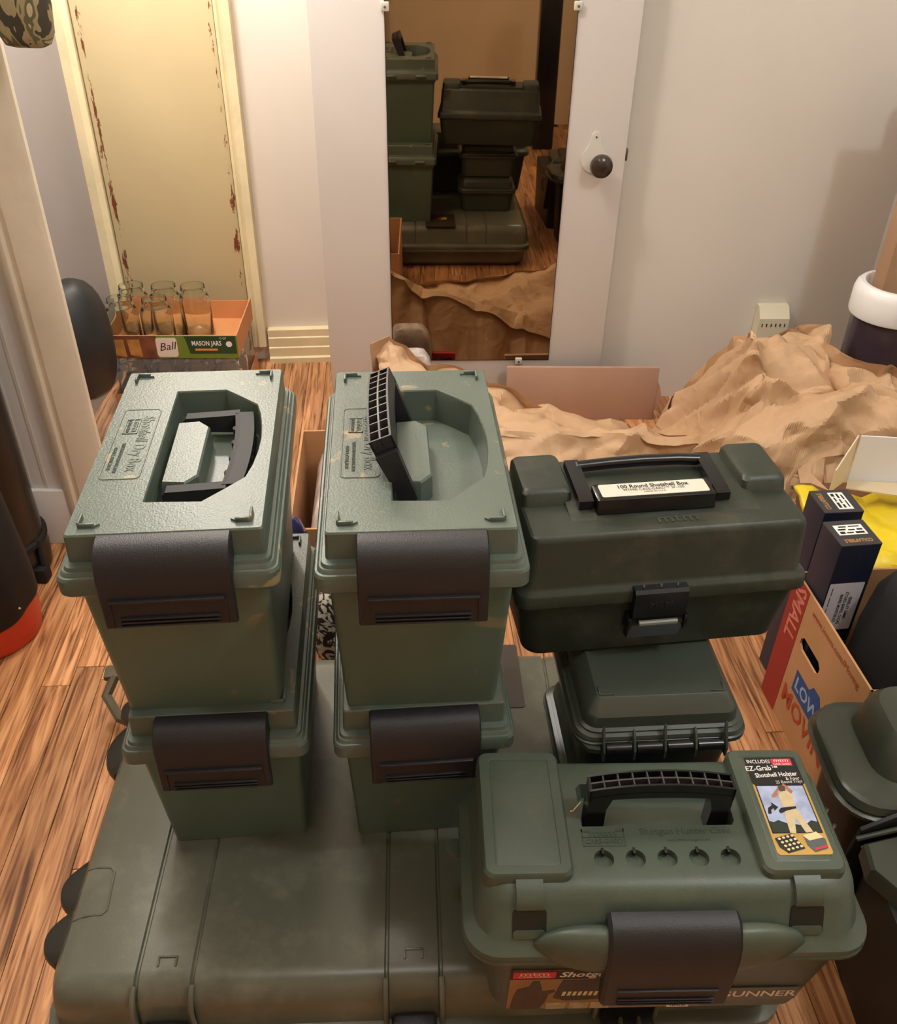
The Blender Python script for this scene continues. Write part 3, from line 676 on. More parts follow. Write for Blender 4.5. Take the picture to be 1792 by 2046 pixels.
# embossed lettering on the lid
def TL(x, y, z=ZT): return frame((x, y, z), (1, 0, 0), (0, 1, 0))
M_EMB = mat('embossed_green_plastic', (64, 74, 62), rough=0.45, var=0.05)
text('embossed_lettering', 'Shotgun Hunter Case', 0.0125, M_EMB, hl, TL(0.030, -0.004), ext=0.0006, sx=1.02)
text('embossed_lettering', 'www.mtmcase-gard.com', 0.0052, M_EMB, hl, TL(0.032, -0.016), ext=0.0004)
text('embossed_logo', 'mtm', 0.0120, M_EMB, hl, TL(-0.070, -0.006), ext=0.0007, sx=1.5, bold=0.0003)
text('embossed_logo', 'CASE-GARD', 0.0085, M_EMB, hl, TL(-0.070, -0.017), ext=0.0007, bold=0.0002)
bm = NB()
for a, b, c, d in ((-0.096, -0.0945, -0.022, 0.000), (-0.0455, -0.044, -0.022, 0.000), (-0.096, -0.044, -0.0235, -0.022), (-0.096, -0.044, -0.0118, -0.0108), (-0.096, -0.086, -0.004, 0.0), (-0.054, -0.044, -0.004, 0.0)): box(bm, a, b, c, d, ZT-0.001, ZT+0.0008)
finish('logo_frame', bm, M_EMB, hl)
# photo sticker on the right compartment lid
def rot2(pts, a):
    c, s = math.cos(a), math.sin(a); return [(c*x-s*y, s*x+c*y) for x, y in pts]
MS = frame((0.160, 0.023, 0.2570), (1, 0, 0), (0, 1, 0))
sk = quadpatch('photo_sticker', MS, -0.033, 0.033, -0.070, 0.071, mat('gold_print', (190, 152, 84), rough=0.35, var=0.05), cl, r=0.004, lift=0.0005, t=0.0009)
quadpatch('black_header', MS, -0.033, 0.033, 0.0285, 0.071, M_INK, sk, lift=0.0007, r=0.003)
quadpatch('sky_print', MS, -0.029, 0.029, -0.040, 0.0265, mat('cloudy_sky_print', (170, 182, 214), rough=0.35, var=0.25, vscale=60), sk, lift=0.0007)
quadpatch('photo_border', MS, -0.0305, 0.0305, -0.0415, 0.0285, M_INK, sk, lift=0.00060)
polypatch('treeline_print', MS, [(-0.029, -0.040), (0.029, -0.040), (0.029, -0.026), (0.022, -0.024), (0.016, -0.028), (0.006, -0.030), (-0.010, -0.027), (-0.018, -0.023), (-0.024, -0.026), (-0.029, -0.024)], mat('tree_print', (44, 52, 44), rough=0.4), sk, lift=0.0009)
M_TAN = mat('tan_clothes_print', (206, 186, 150), rough=0.4, var=0.08, vscale=120); M_SKIN = mat('skin_print', (176, 118, 88), rough=0.4, var=0.05)
polypatch('figure_trousers_print', MS, [(-0.006, -0.008), (0.010, -0.006), (0.013, -0.020), (0.019, -0.040), (0.010, -0.041), (0.005, -0.022), (0.002, -0.024), (-0.002, -0.042), (-0.009, -0.041), (-0.008, -0.022)], M_TAN, sk, lift=0.0011)
polypatch('figure_shirt_print', MS, [(-0.005, -0.006), (0.009, -0.004), (0.012, 0.010), (0.010, 0.017), (0.002, 0.019), (-0.006, 0.014), (-0.007, 0.004)], M_TAN, sk, lift=0.0011)
polypatch('figure_arm_print', MS, [(-0.006, 0.013), (-0.014, 0.009), (-0.015, 0.012), (-0.007, 0.020), (-0.002, 0.026), (0.000, 0.023), (-0.006, 0.017)], M_SKIN, sk, lift=0.0012)
polypatch('figure_arm_print', MS, [(0.010, 0.014), (0.014, 0.018), (0.009, 0.026), (0.005, 0.030), (0.003, 0.027), (0.007, 0.021)], M_SKIN, sk, lift=0.0012)
polypatch('figure_head_print', MS, [(-0.001, 0.018), (0.005, 0.019), (0.006, 0.025), (0.002, 0.028), (-0.003, 0.025), (-0.003, 0.020)], mat('dark_skin_print', (96, 66, 52), rough=0.4), sk, lift=0.0013)
polypatch('pouch_print', MS, [(-0.009, -0.006), (0.010, -0.004), (0.010, -0.007), (-0.003, -0.010), (-0.012, -0.014), (-0.013, -0.010)], M_INK, sk, lift=0.0014)
polypatch('arrow_print', MS, [(-0.027, -0.014), (-0.025, -0.006), (-0.019, -0.002), (-0.019, 0.002), (-0.012, -0.005), (-0.018, -0.010), (-0.018, -0.006), (-0.022, -0.009), (-0.023, -0.014)], M_INK, sk, lift=0.0014)
polypatch('tray_print', MS, [(-0.030, -0.048), (-0.008, -0.042), (0.002, -0.062), (-0.020, -0.068), (-0.028, -0.060)], mat('dark_tray_print', (40, 42, 38), rough=0.4), sk, lift=0.0011)
for k in range(16):
    a, b = k % 4, k//4
    x, y = -0.0250+0.0055*a+0.0022*b, -0.0490+0.0014*a-0.0048*b
    polypatch('shell_print', MS, [(x+0.0019*math.cos(q*math.pi/4), y+0.0016*math.sin(q*math.pi/4)) for q in range(8)], mat('cream_print', (222, 206, 160), rough=0.4, var=0), sk, lift=0.0014)
polypatch('shell_box_print', MS, [(0.005, -0.046), (0.022, -0.041), (0.030, -0.050), (0.029, -0.062), (0.012, -0.067), (0.006, -0.058)], mat('grey_box_print', (84, 92, 92), rough=0.4), sk, lift=0.0012)
polypatch('shell_rows_print', MS, [(0.004, -0.045), (0.022, -0.040), (0.028, -0.048), (0.010, -0.052)], mat('cream_print', (222, 206, 160)), sk, lift=0.0015)
polypatch('red_shells_print', MS, [(0.013, -0.062), (0.029, -0.058), (0.029, -0.061), (0.013, -0.065)], M_RED, sk, lift=0.0016)
quadpatch('logo_patch', MS, 0.001, 0.027, 0.0575, 0.0685, M_RED, sk, lift=0.0009)
text('sticker_lettering', 'mtm', 0.0075, M_WINK, sk, MS @ frame((0.014, 0.0655, 0.0011), (1, 0, 0), (0, 1, 0)), sx=1.4)
text('sticker_lettering', 'CASE-GARD', 0.0042, M_WINK, sk, MS @ frame((0.014, 0.0600, 0.0011), (1, 0, 0), (0, 1, 0)))
text('sticker_lettering', 'INCLUDES', 0.0078, M_WINK, sk, MS @ frame((-0.0155, 0.0640, 0.0009), (1, 0, 0), (0, 1, 0)), bold=0.0001, sx=0.85)
text('sticker_lettering', 'EZ-Grab\u2122', 0.0105, M_WINK, sk, MS @ frame((-0.014, 0.0535, 0.0009), (1, 0.04, 0), (0, 1, 0)), bold=0.0002, sx=0.9)
text('sticker_lettering', 'Shotshell Holster', 0.0092, M_WINK, sk, MS @ frame((0.001, 0.0435, 0.0009), (1, 0.05, 0), (0, 1, 0)), bold=0.0002, sx=0.84)
text('sticker_lettering', '& Four', 0.0070, M_WINK, sk, MS @ frame((0.020, 0.0375, 0.0009), (1, 0.04, 0), (0, 1, 0)), sx=0.9)
text('sticker_lettering', '25 Round Trays', 0.0062, M_WINK, sk, MS @ frame((0.014, 0.0325, 0.0009), (1, 0.04, 0), (0, 1, 0)), sx=0.85)
# long front sticker on the body
sl = math.atan2(0.014, 0.146)
MF = frame((0.0, -0.0975, 0.008), (1, 0, 0), (0, -math.sin(sl), math.cos(sl)))
fs = quadpatch('front_sticker', MF, -0.182, 0.065, 0.006, 0.118, mat('amber_print', (146, 112, 66), rough=0.4, var=0.2, vscale=30), hc, r=0.004, lift=0.0008, t=0.0015)
quadpatch('black_header', MF, -0.182, 0.065, 0.095, 0.118, M_INK, fs, lift=0.0010)
quadpatch('logo_patch', MF, -0.179, -0.128, 0.099, 0.116, M_RED, fs, lift=0.0013)
text('sticker_lettering', 'mtm', 0.013, M_WINK, fs, MF @ frame((-0.1535, 0.1110, 0.0014), (1, 0, 0), (0, 1, 0)), sx=1.5)
text('sticker_lettering', 'CASE-GARD', 0.0072, M_WINK, fs, MF @ frame((-0.1535, 0.1030, 0.0014), (1, 0, 0), (0, 1, 0)))
text('sticker_lettering', 'Shotgun', 0.0200, M_WINK, fs, MF @ frame((-0.124, 0.1075, 0.0012), (1, 0, 0), (0, 1, 0)), bold=0.0005, shear=0.25, align='LEFT')
M_DPR = mat('dark_case_print', (46, 42, 36), rough=0.4, var=0.15, vscale=80)
polypatch('person_print', MF, [(-0.178, 0.006), (-0.140, 0.006), (-0.134, 0.030), (-0.132, 0.050), (-0.124, 0.058), (-0.126, 0.064), (-0.140, 0.060), (-0.146, 0.090), (-0.154, 0.090), (-0.158, 0.074), (-0.172, 0.066), (-0.176, 0.040)], mat('brown_clothes_print', (62, 46, 34), rough=0.4, var=0.2, vscale=60), fs, lift=0.0011)
polypatch('open_case_print', MF, [(-0.126, 0.040), (-0.110, 0.030), (-0.062, 0.034), (-0.054, 0.048), (-0.050, 0.092), (-0.118, 0.092), (-0.122, 0.066)], M_DPR, fs, lift=0.0012)
for k in range(8):
    x = -0.116+0.0066*k
    polypatch('shell_print', MF, [(x, 0.046), (x+0.004, 0.046), (x+0.0055, 0.058), (x+0.0015, 0.058)], mat('cream_print', (222, 206, 160)), fs, lift=0.0014)
polypatch('tray_print', MF, [(-0.052, 0.022), (-0.028, 0.018), (-0.014, 0.028), (-0.012, 0.048), (-0.036, 0.050), (-0.046, 0.036)], M_DPR, fs, lift=0.0012)
for x in (-0.132, -0.103, -0.076):
    quadpatch('inset_photo_print', MF, x, x+0.024, 0.005, 0.024, mat('inset_print', (176, 160, 130), rough=0.4, var=0.35, vscale=70), fs, lift=0.0013)
text('sticker_lettering', '12 GA', 0.009, M_INK, fs, MF @ frame((-0.028, 0.080, 0.0012), (1, 0, 0), (0, 1, 0)), bold=0.0003)
quadpatch('barcode_patch', MF, 0.022, 0.050, 0.004, 0.022, M_WINK, fs, lift=0.0012)
for k in range(7):
    quadpatch('barcode_bar', MF, 0.026+0.003*k, 0.0272+0.003*k+0.0006*(k % 2), 0.008, 0.020, M_INK, fs, lift=0.0016)
gs = quadpatch('name_sticker', MF, 0.068, 0.182, 0.022, 0.058, mat('smoky_label', (84, 80, 68), rough=0.3, var=0.2, vscale=40), hc, r=0.004, lift=0.0008, t=0.0015)
text('name_lettering', 'GUNNER', 0.0235, mat('pewter_print', (226, 222, 208), rough=0.35, var=0.05), gs, MF @ frame((0.130, 0.040, 0.0011), (1, 0, 0), (0, 1, 0)), bold=0.0004, sx=1.02)
# padlock ear on the left side
bm = NB(); lathe(bm, [(0.0125, -0.003), (0.0125, 0.003)], 16, Matrix.Translation((-0.243, 0.040, 0.150)) @ Matrix.Rotation(R(8), 4, 'Y')); lathe(bm, [(0.0045, -0.0034), (0.0045, 0.0034)], 12, Matrix.Translation((-0.246, 0.040, 0.150)) @ Matrix.Rotation(R(8), 4, 'Y'))
finish('lock_ear', bm, M_HUNT, hc)
# wood slivers on the lid
for k, (x, y, a, ln) in enumerate(((0.183, 0.697, 0.9, 0.010), (0.176, 0.690, 0.4, 0.003))):
    bm = NB(); prism(bm, [(-ln, -0.0007), (ln*0.7, -0.0009), (ln, 0.0002), (-ln*0.6, 0.0009)], 'z', 0, 0.0012)
    o = finish('wood_sliver', bm, mat('pale_wood', (222, 196, 130), rough=0.6)); o.location = (x-0.018, y, CASE_TOP+ZT+0.0002); o.rotation_euler = (0, 0, a)
    tag(o, 'longer pale wood sliver beside the hunter case handle' if k == 0 else 'tiny pale wood crumb beside the hunter case handle', 'sliver')

# ------------------------------------------------------------------ ammo cans under the shotshell box
def ammo_can(label):
    t = thing('ammo_can', label, 'ammo can', group='stacked green ammo cans')
    h = 0.1415
    bm = NB(); loft(bm, [rrect(0.100, 0.098, 0.018, 0.0), rrect(0.103, 0.101, 0.02, 0.003), rrect(0.110, 0.108, 0.022, 0.080)]); finish('body', bm, M_CAN, t)
    bm = NB()
    loft(bm, [rrect(0.112, 0.110, 0.024, 0.076, 6), rrect(0.121, 0.120, 0.028, 0.078, 6), rrect(0.121, 0.120, 0.028, 0.085, 6), rrect(0.1175, 0.1165, 0.027, 0.087, 6), rrect(0.1195, 0.1185, 0.027, 0.089, 6), rrect(0.1175, 0.1165, 0.027, 0.094, 6), rrect(0.1120, 0.1110, 0.025, 0.096, 6), rrect(0.1125, 0.1115, 0.025, 0.099, 6), rrect(0.1075, 0.1060, 0.020, 0.101, 6), rrect(0.1050, 0.1035, 0.016, 0.118, 6), rrect(0.1030, 0.1010, 0.012, 0.121, 6), rrect(0.0910, 0.0870, 0.008, 0.1385, 6), rrect(0.0895, 0.0855, 0.006, 0.1395, 6)])
    lid = finish('lid', bm, M_CAN, t, sharp=28)
    for sx in (-1, 1):
        bm = NB(); box(bm, sx*0.086-0.0012, sx*0.086+0.0012, -0.082, -0.066, 0.1385, h, bev=0.0008); box(bm, min(sx*0.086, sx*0.066), max(sx*0.086, sx*0.066), -0.0832, -0.081, 0.1385, h, bev=0.0008); finish('stacking_lug', bm, M_CAN, lid)
        bm = NB(); box(bm, sx*0.086-0.0012, sx*0.086+0.0012, 0.066, 0.082, 0.1385, h, bev=0.0008); finish('stacking_lug', bm, M_CAN, lid)
    for k, x in enumerate((-0.084, -0.042, 0.0, 0.042, 0.084)):
        hh = 0.112 if k % 2 == 0 else 0.104
        bm = NB(); prism(bm, [(-0.113, 0.100), (-0.113, hh), (-0.116, hh+0.001), (-0.124, 0.098), (-0.134, 0.082), (-0.134, 0.066), (-0.118, 0.066)], 'x', x-0.0014, x+0.0014); finish('hinge_fin', bm, M_CAN, t)
    for a, b in ((-0.081, -0.045), (-0.039, -0.003), (0.003, 0.039), (0.045, 0.081)):
        bm = NB(); lathe(bm, [(0.007, a), (0.0085, a+0.001), (0.0085, b-0.001), (0.007, b)], 14, Matrix.Translation((0, -0.1245, 0.080)) @ Matrix.Rotation(R(90), 4, 'Y')); finish('hinge_barrel', bm, M_BLKG, t)
    bm = NB(); prism(bm, [(-0.118, -0.085), (-0.112, -0.112), (-0.104, -0.124), (-0.088, -0.128), (-0.086, -0.10)], 'z', 0.074, 0.082); e = finish('lock_tab', bm, M_CAN, t)
    bm = NB(); lathe(bm, [(0.006, 0), (0.006, 0.0012)], 14, Matrix.Translation((-0.099, -0.112, 0.0815))); finish('lock_hole', bm, M_INK, e)
    return t
k1 = ammo_can('dark green ammo can directly under the wide 100 round shotshell box'); place(k1, 0.288, 0.937, CASE_TOP+0.1415, R(4.5))
k2 = copy_tree(k1); place(k2, 0.288, 0.937, CASE_TOP, R(4.5)); k2['label'] = 'lowest dark ammo can standing on the hard case, mostly hidden'

# ------------------------------------------------------------------ 100 round shotshell box
sf = thing('shotshell_carry_box', 'wide drab green 100 round shotshell box with black handle and front snap', 'storage box', (0.281, 1.030, CASE_TOP+0.283), R(8.2))
bm = NB(); loft(bm, [rrect(0.180, 0.082, 0.022, 0.0, 6), rrect(0.186, 0.088, 0.026, 0.004, 6), rrect(0.197, 0.097, 0.026, 0.100, 6), rrect(0.197, 0.097, 0.026, 0.106, 6)]); finish('body', bm, M_SF, sf)
bm = NB()
prof = [(0.197, 0.097, .024, .098, 0), (0.2035, 0.1025, .020, .100, 0), (0.2045, 0.1035, .018, .102, 0), (0.2035, 0.1025, .018, .118, 0), (0.2020, 0.1010, .018, .121, 0), (0.1965, 0.0955, .016, .125, 0), (0.1945, 0.0930, .016, .130, 0), (0.1895, 0.0885, .014, .198, 0), (0.1870, 0.0855, .012, .204, 0.0), (0.1835, 0.0820, .010, .2065, 0)]
rings = loft(bm, [rrect(a, b, r, z, 5, 0, cy) for a, b, r, z, cy in prof], True, False)
bm.faces.new(rings[-1])
sl_ = finish('lid', bm, M_SF, sf, sharp=30)
for sx, x0, x1 in ((-1, -0.186, -0.118), (1, 0.124, 0.186)):
    bm = NB(); cx, hw = (x0+x1)/2, (x1-x0)/2
    loft(bm, [rrect(hw+0.001, 0.053, 0.010, 0.196, 5, cx, 0.032), rrect(hw, 0.051, 0.010, 0.222, 5, cx, 0.033), rrect(hw-0.003, 0.047, 0.010, 0.2265, 5, cx, 0.034), rrect(hw-0.008, 0.042, 0.008, 0.2280, 5, cx, 0.034)])
    # slope the front of the block down to the lid
    for v in bm.verts:
        if v.co.z > 0.2 and v.co.y < 0.02: v.co.y += (v.co.z-0.2)*0.35*(0.02-v.co.y)/0.04
    finish('end_block', bm, M_SF, sl_)
bm = NB(); prism(bm, [(-0.080, 0.2030), (0.080, 0.2030), (0.080, 0.2140), (0.060, 0.2140), (-0.02, 0.2110)], 'x', -0.128, 0.134); finish('raised_deck', bm, M_SF, sl_)
# flat black handle with label plate
hz = 0.2150
bm = NB()
tube(bm, [(-0.098, 0.048, hz+0.010), (-0.05, 0.051, hz+0.011), (0.0, 0.052, hz+0.0115), (0.05, 0.051, hz+0.011), (0.080, 0.048, hz+0.010)], 0.0085, 10)
for x in (-0.104, 0.086):
    loft(bm, [[Vector((x-0.010, y, z)), Vector((x+0.010, y, z)), Vector((x+0.010, y, z+0.012)), Vector((x-0.010, y, z+0.012))] for y, z in ((-0.034, hz-0.004), (-0.02, hz-0.001), (0.040, hz+0.003), (0.057, hz+0.004))])
shd = finish('handle', bm, M_BLKG, sf, sharp=40)
bm = NB(); loft(bm, [rrect(0.082, 0.020, 0.002, hz-0.006, 2, -0.010, -0.026), rrect(0.081, 0.019, 0.002, hz+0.014, 2, -0.010, -0.024), rrect(0.079, 0.017, 0.002, hz+0.0155, 2, -0.010, -0.024)]); hp = finish('handle_mount', bm, M_BLKG, sf)
ML = frame((-0.010, -0.0235, hz+0.0156), (1, 0, 0), (0, 1, 0))
pl_ = quadpatch('paper_label', ML, -0.074, 0.074, -0.0145, 0.0145, M_CREAMINK, hp, r=0.003, lift=0.0006, t=0.0008)
text('label_lettering', '100 Round Shotshell Box', 0.0112, M_INK, pl_, ML @ frame((0, 0.0062, 0.0009), (1, 0, 0), (0, 1, 0)), bold=0.00025, sx=0.86)
text('label_lettering', 'MTM\u00ae CASE-GARD\u2122 SF-100', 0.0078, M_INK, pl_, ML @ frame((0, -0.0018, 0.0009), (1, 0, 0), (0, 1, 0)), sx=0.86)
text('label_lettering', 'MADE IN U.S.A.', 0.0046, M_INK, pl_, ML @ frame((0, -0.0078, 0.0009), (1, 0, 0), (0, 1, 0)))
text('embossed_logo', 'mtm', 0.024, mat('embossed_drab_plastic', (66, 68, 54), rough=0.5), sl_, frame((0.014, -0.062, 0.2068), (1, 0, 0), (0, 1, 0)), ext=0.0006, sx=1.3)
# front snap latch
bm = NB()
prism(bm, [(-0.098, .126), (-0.109, .126), (-0.1135, .122), (-0.1145, .082), (-0.1115, .078), (-0.1115, .070), (-0.113, .066), (-0.104, .036), (-0.090, .034), (-0.096, .090)], 'x', -0.047, 0.027)
sn = finish('snap_latch', bm, M_BLKG, sf, sharp=30)
bm = NB(); tube(bm, [(-0.037, -0.1150, 0.072), (0.017, -0.1150, 0.072)], 0.0042, 10); finish('snap_bar', bm, mat('grey_bar', (110, 112, 100), rough=0.35), sn)
for x in (-0.0495, 0.0295):
    bm = NB(); box(bm, x-0.0025, x+0.0025, -0.1155, -0.094, 0.056, 0.080, bev=0.001); finish('snap_cheek', bm, M_BLKG, sn)
text('snap_lettering', 'MTM', 0.014, M_BLK, sn, frame((-0.010, -0.1143, 0.103), (1, 0, 0), (0, 0.03, 1)), ext=0.0006, sx=1.1)
for x in (-0.034, -0.010, 0.013):
    bm = NB(); lathe(bm, [(0.0013, 0), (0.0012, 0.004)], 8, Matrix.Translation((x, -0.104, 0.126))); finish('snap_pin', bm, mat('grey_bar', (110, 112, 100)), sn)
# ------------------------------------------------------------------ crumpled kraft paper
def _h(i, j, s): return noise.cell(Vector((i+0.5, j+0.5, s*7.3+0.5)))*2-1
def facet(x, y, f, s):
    # piecewise-linear value noise on a skewed, warped triangular lattice: flat facets meeting at creases
    wx = noise.noise(Vector((x*f*0.45, y*f*0.45, s)))*0.9; wy = noise.noise(Vector((x*f*0.45, y*f*0.45, s+9)))*0.9
    c, n_ = math.cos(s*1.3), math.sin(s*1.3)
    X, Y = (c*x-n_*y)*f+wx, ((n_*x+c*y)*f+wy)*0.8
    q = (X+Y)*0.366; X, Y = X+q, Y+q
    i, j = math.floor(X), math.floor(Y); a, b = X-i, Y-j
    if a > b: return _h(i, j, s)*(1-a) + _h(i+1, j, s)*(a-b) + _h(i+1, j+1, s)*b
    return _h(i, j, s)*(1-b) + _h(i, j+1, s)*(b-a) + _h(i+1, j+1, s)*a
def crumple(p, amp, f0, seed):
    y = p.y + p.z*0.8
    h = 0.0
    for k, (f, a) in enumerate(((f0, 1.0), (f0*2.1, 0.75), (f0*4.4, 0.24))):
        h += a*facet(p.x, y, f, seed*0.37+k*2.1)
    return h*amp
def paper_sheet(name, nu, nv, base, amp, f0, seed, material=None, thick=0.0012):
    bm = NB(); g = []
    for j in range(nv+1):
        row = []
        for i in range(nu+1):
            u, v = i/nu, j/nv
            p = base(u, v); e = 1e-3
            n = (base(u+e, v)-p).cross(base(u, v+e)-p); n = n.normalized() if n.length > 1e-12 else Vector((0, 0, 1))
            if n.z < 0: n = -n
            row.append(bm.verts.new(p + n*crumple(p, amp, f0, seed)))
        g.append(row)
    for j in range(nv):
        for i in range(nu):
            a, b, c, d = g[j][i], g[j][i+1], g[j+1][i+1], g[j+1][i]
            if (i+j) % 2: bm.faces.new((a, b, c)); bm.faces.new((a, c, d))
            else: bm.faces.new((a, b, d)); bm.faces.new((b, c, d))
    o = finish(name, bm, material or M_PAPER, None, sharp=22, recalc=True)
    md = o.modifiers.new('thickness', 'SOLIDIFY'); md.thickness = thick; md.offset = 0
    return o
def curve(pts, u):
    u = max(0.0, min(0.9999, u))*(len(pts)-1); i = int(u); f = u-i
    f = f*f*(3-2*f)*0.5 + f*0.5
    return [a+(b-a)*f for a, b in zip(pts[i], pts[i+1])]
# left sheet: ridge line (back edge) and front edge, both as world polylines
ridgeL = [(-0.215, 2.20, 0.350), (-0.165, 2.20, 0.362), (-0.055, 2.20, 0.305), (0.113, 2.20, 0.255), (0.271, 2.20, 0.226), (0.398, 2.20, 0.180), (0.558, 2.15, 0.135), (0.70, 2.05, 0.180)]
backL = [(-0.22, 2.24, 0.16), (-0.16, 2.27, 0.12), (-0.05, 2.31, 0.08), (0.12, 2.32, 0.05), (0.28, 2.32, 0.04), (0.42, 2.31, 0.03), (0.58, 2.26, 0.03), (0.74, 2.20, 0.03)]
midL = [(-0.20, 2.10, 0.28), (-0.12, 2.02, 0.28), (-0.03, 1.95, 0.265), (0.12, 1.92, 0.250), (0.28, 1.90, 0.250), (0.40, 1.89, 0.250), (0.56, 1.90, 0.235), (0.74, 1.96, 0.215)]
frontL = [(-0.17, 1.98, 0.05), (-0.08, 1.80, 0.04), (0.02, 1.74, 0.04), (0.15, 1.72, 0.04), (0.29, 1.72, 0.04), (0.43, 1.73, 0.04), (0.57, 1.78, 0.04), (0.72, 1.86, 0.04)]
def baseL(u, v):
    if v < 0.25: a, b, f = backL, ridgeL, v/0.25
    elif v < 0.6: a, b, f = ridgeL, midL, (v-0.25)/0.35
    else: a, b, f = midL, frontL, (v-0.6)/0.4
    A, B = Vector(curve(a, u)), Vector(curve(b, u)); return A.lerp(B, f)
pl = paper_sheet('packing_paper', 170, 110, baseL, 0.017, 5.5, 4)
tag(pl, 'long crumpled kraft paper sheet below the door mirror, with a raised tip', 'paper')
def baseR(u, v):
    # heap: polar-like mound
    x = 0.46 + 0.88*u
    sm = lambda a, b, t: max(0.0, min(1.0, (t-a)/(b-a)))**2*(3-2*max(0.0, min(1.0, (t-a)/(b-a))))
    y0, y1 = 1.60 + 0.06*sm(0.74, 0.82, x), 2.31 - 0.255*sm(0.93, 1.02, x)
    y = y0 + (y1-y0)*v
    top = 0.405*math.exp(-((x-0.93)/0.33)**4)*math.exp(-((y-2.06)/0.36)**4)
    lobe = 0.15*math.exp(-((x-0.68)/0.10)**2 - ((y-2.02)/0.16)**2)
    edge = min(1.0, u/0.10, (1-u)/0.05, v/0.10, (1-v)/0.08)
    z = 0.03 + (0.02+top*0.88+lobe)*max(0, edge)**0.7 + 0.10*(1-v)*min(1, u*2)*max(0, edge)
    if x > 0.76 and y < 1.78: z = max(z, 0.262*sm(0.76, 0.80, x))
    return Vector((x, y, z))
pr = paper_sheet('packing_paper', 180, 150, baseR, 0.024, 6.0, 9)
tag(pr, 'tall crumpled kraft paper heap in front of the wall outlet adapter', 'paper')

# ------------------------------------------------------------------ cardboard sheet against the wall
bm = NB(); box(bm, -0.25, 0.20, 0, 0.012, 0.0, 0.168, bev=0.001)
cb = finish('cardboard_sheet', bm, mat('pinkish_cardboard', (178, 140, 118), rough=0.75, var=0.05)); place(cb, 0.415, 2.395, 0.0, R(1.5)); cb.rotation_euler = (R(-4), 0, R(1.5))
tag(cb, 'flat pinkish cardboard sheet leaning below the mirror door', 'cardboard')
bm = NB(); prism(bm, [(-0.004, 0), (0.010, 0.004), (0.008, 0.03), (0.014, 0.05), (0.006, 0.08), (-0.004, 0.10)], 'y', 0.002, 0.010); bm.transform(Matrix.Translation((0.202, 0, 0.03))); finish('torn_edge', bm, mat('pinkish_cardboard', (178, 140, 118)), cb)

# ------------------------------------------------------------------ wall outlet adapter
oa = thing('outlet_adapter', 'cream multi-outlet adapter plugged into the right wall', 'outlet', DOOR0 + by_*0.074 + bx_*0.916 + Vector((0, 0, 0.16)), ROOM_YAW)
M_OUT = mat('cream_abs', (226, 220, 194), rough=0.35, var=0.03)
bm = NB(); loft(bm, [[Vector((sx*0.045, y, z)) for sx, z in ((-1, z0), (1, z0), (1, z1), (-1, z1))] for y, z0, z1 in ((0, 0.0, 0.152), (-0.020, 0.002, 0.150), (-0.042, 0.012, 0.122), (-0.044, 0.014, 0.120))]); fo = finish('housing', bm, M_OUT, oa)
for r_i, z in enumerate((0.100, 0.055, 0.03)):
    for k in range(6):
        bm = NB(); x = -0.034 + 0.0136*k; box(bm, x-0.0014, x+0.0014, -0.0452, -0.043, z-0.005, z+0.005); finish('slot', bm, M_INK, fo)

# ------------------------------------------------------------------ purple canister with white lid, wrapped cardboard pack
cn = thing('canister', 'tall dark purple canister with a thick white lid ring in the right corner', 'canister', (1.122, 2.18, 0.0))
bm = NB(); lathe(bm, [(0.088, 0), (0.092, 0.004), (0.094, 0.44), (0.094, 0.47)], 40); finish('canister_body', bm, mat('dark_purple_film', (62, 50, 58), rough=0.18, var=0.1), cn)
bm = NB(); lathe(bm, [(0.094, 0.447), (0.104, 0.447), (0.106, 0.452), (0.106, 0.505), (0.102, 0.520), (0.094, 0.528), (0.084, 0.528), (0.078, 0.520), (0.076, 0.500), (0.005, 0.498)], 40); finish('lid_ring', bm, mat('white_plastic', (236, 234, 232), rough=0.3, var=0.02), cn)
tc_ = thing('tall_carton', 'tall brown carton leaning behind the white lidded canister at the right edge', 'carton', (1.265, 2.365, 0), R(4))
bm = NB(); box(bm, -0.11, 0.16, -0.035, 0.035, 0, 0.98, bev=0.004); finish('carton_body', bm, mat('brown_carton', (160, 112, 62), rough=0.7, var=0.08), tc_)
bm = NB(); box(bm, -0.1115, 0.02, -0.0362, -0.035, 0.36, 0.41); finish('tape', bm, mat('packing_tape', (176, 128, 74), rough=0.25), tc_)
cp = thing('wrapped_pack', 'brown pack in clear wrap standing upright in the white lid ring', 'package', (1.122, 2.18, 0.4985), R(2))
bm = NB(); box(bm, -0.060, 0.062, -0.030, 0.030, 0, 0.52, bev=0.004); finish('carton', bm, mat('brown_carton', (160, 112, 62), rough=0.7, var=0.08), cp)
bm = NB(); box(bm, -0.066, 0.068, -0.034, 0.034, 0.0, 0.30, bev=0.006); finish('clear_wrap', bm, glass_mat('clear_film', (240, 236, 228), rough=0.12, alpha=0.13, trans=0.0), cp)

# ------------------------------------------------------------------ moving carton with boxes in it
mb = thing('moving_carton', 'open brown moving carton printed SMALL and MOVING, with red band', 'carton', (0.648, 1.303, 0), R(5.3))
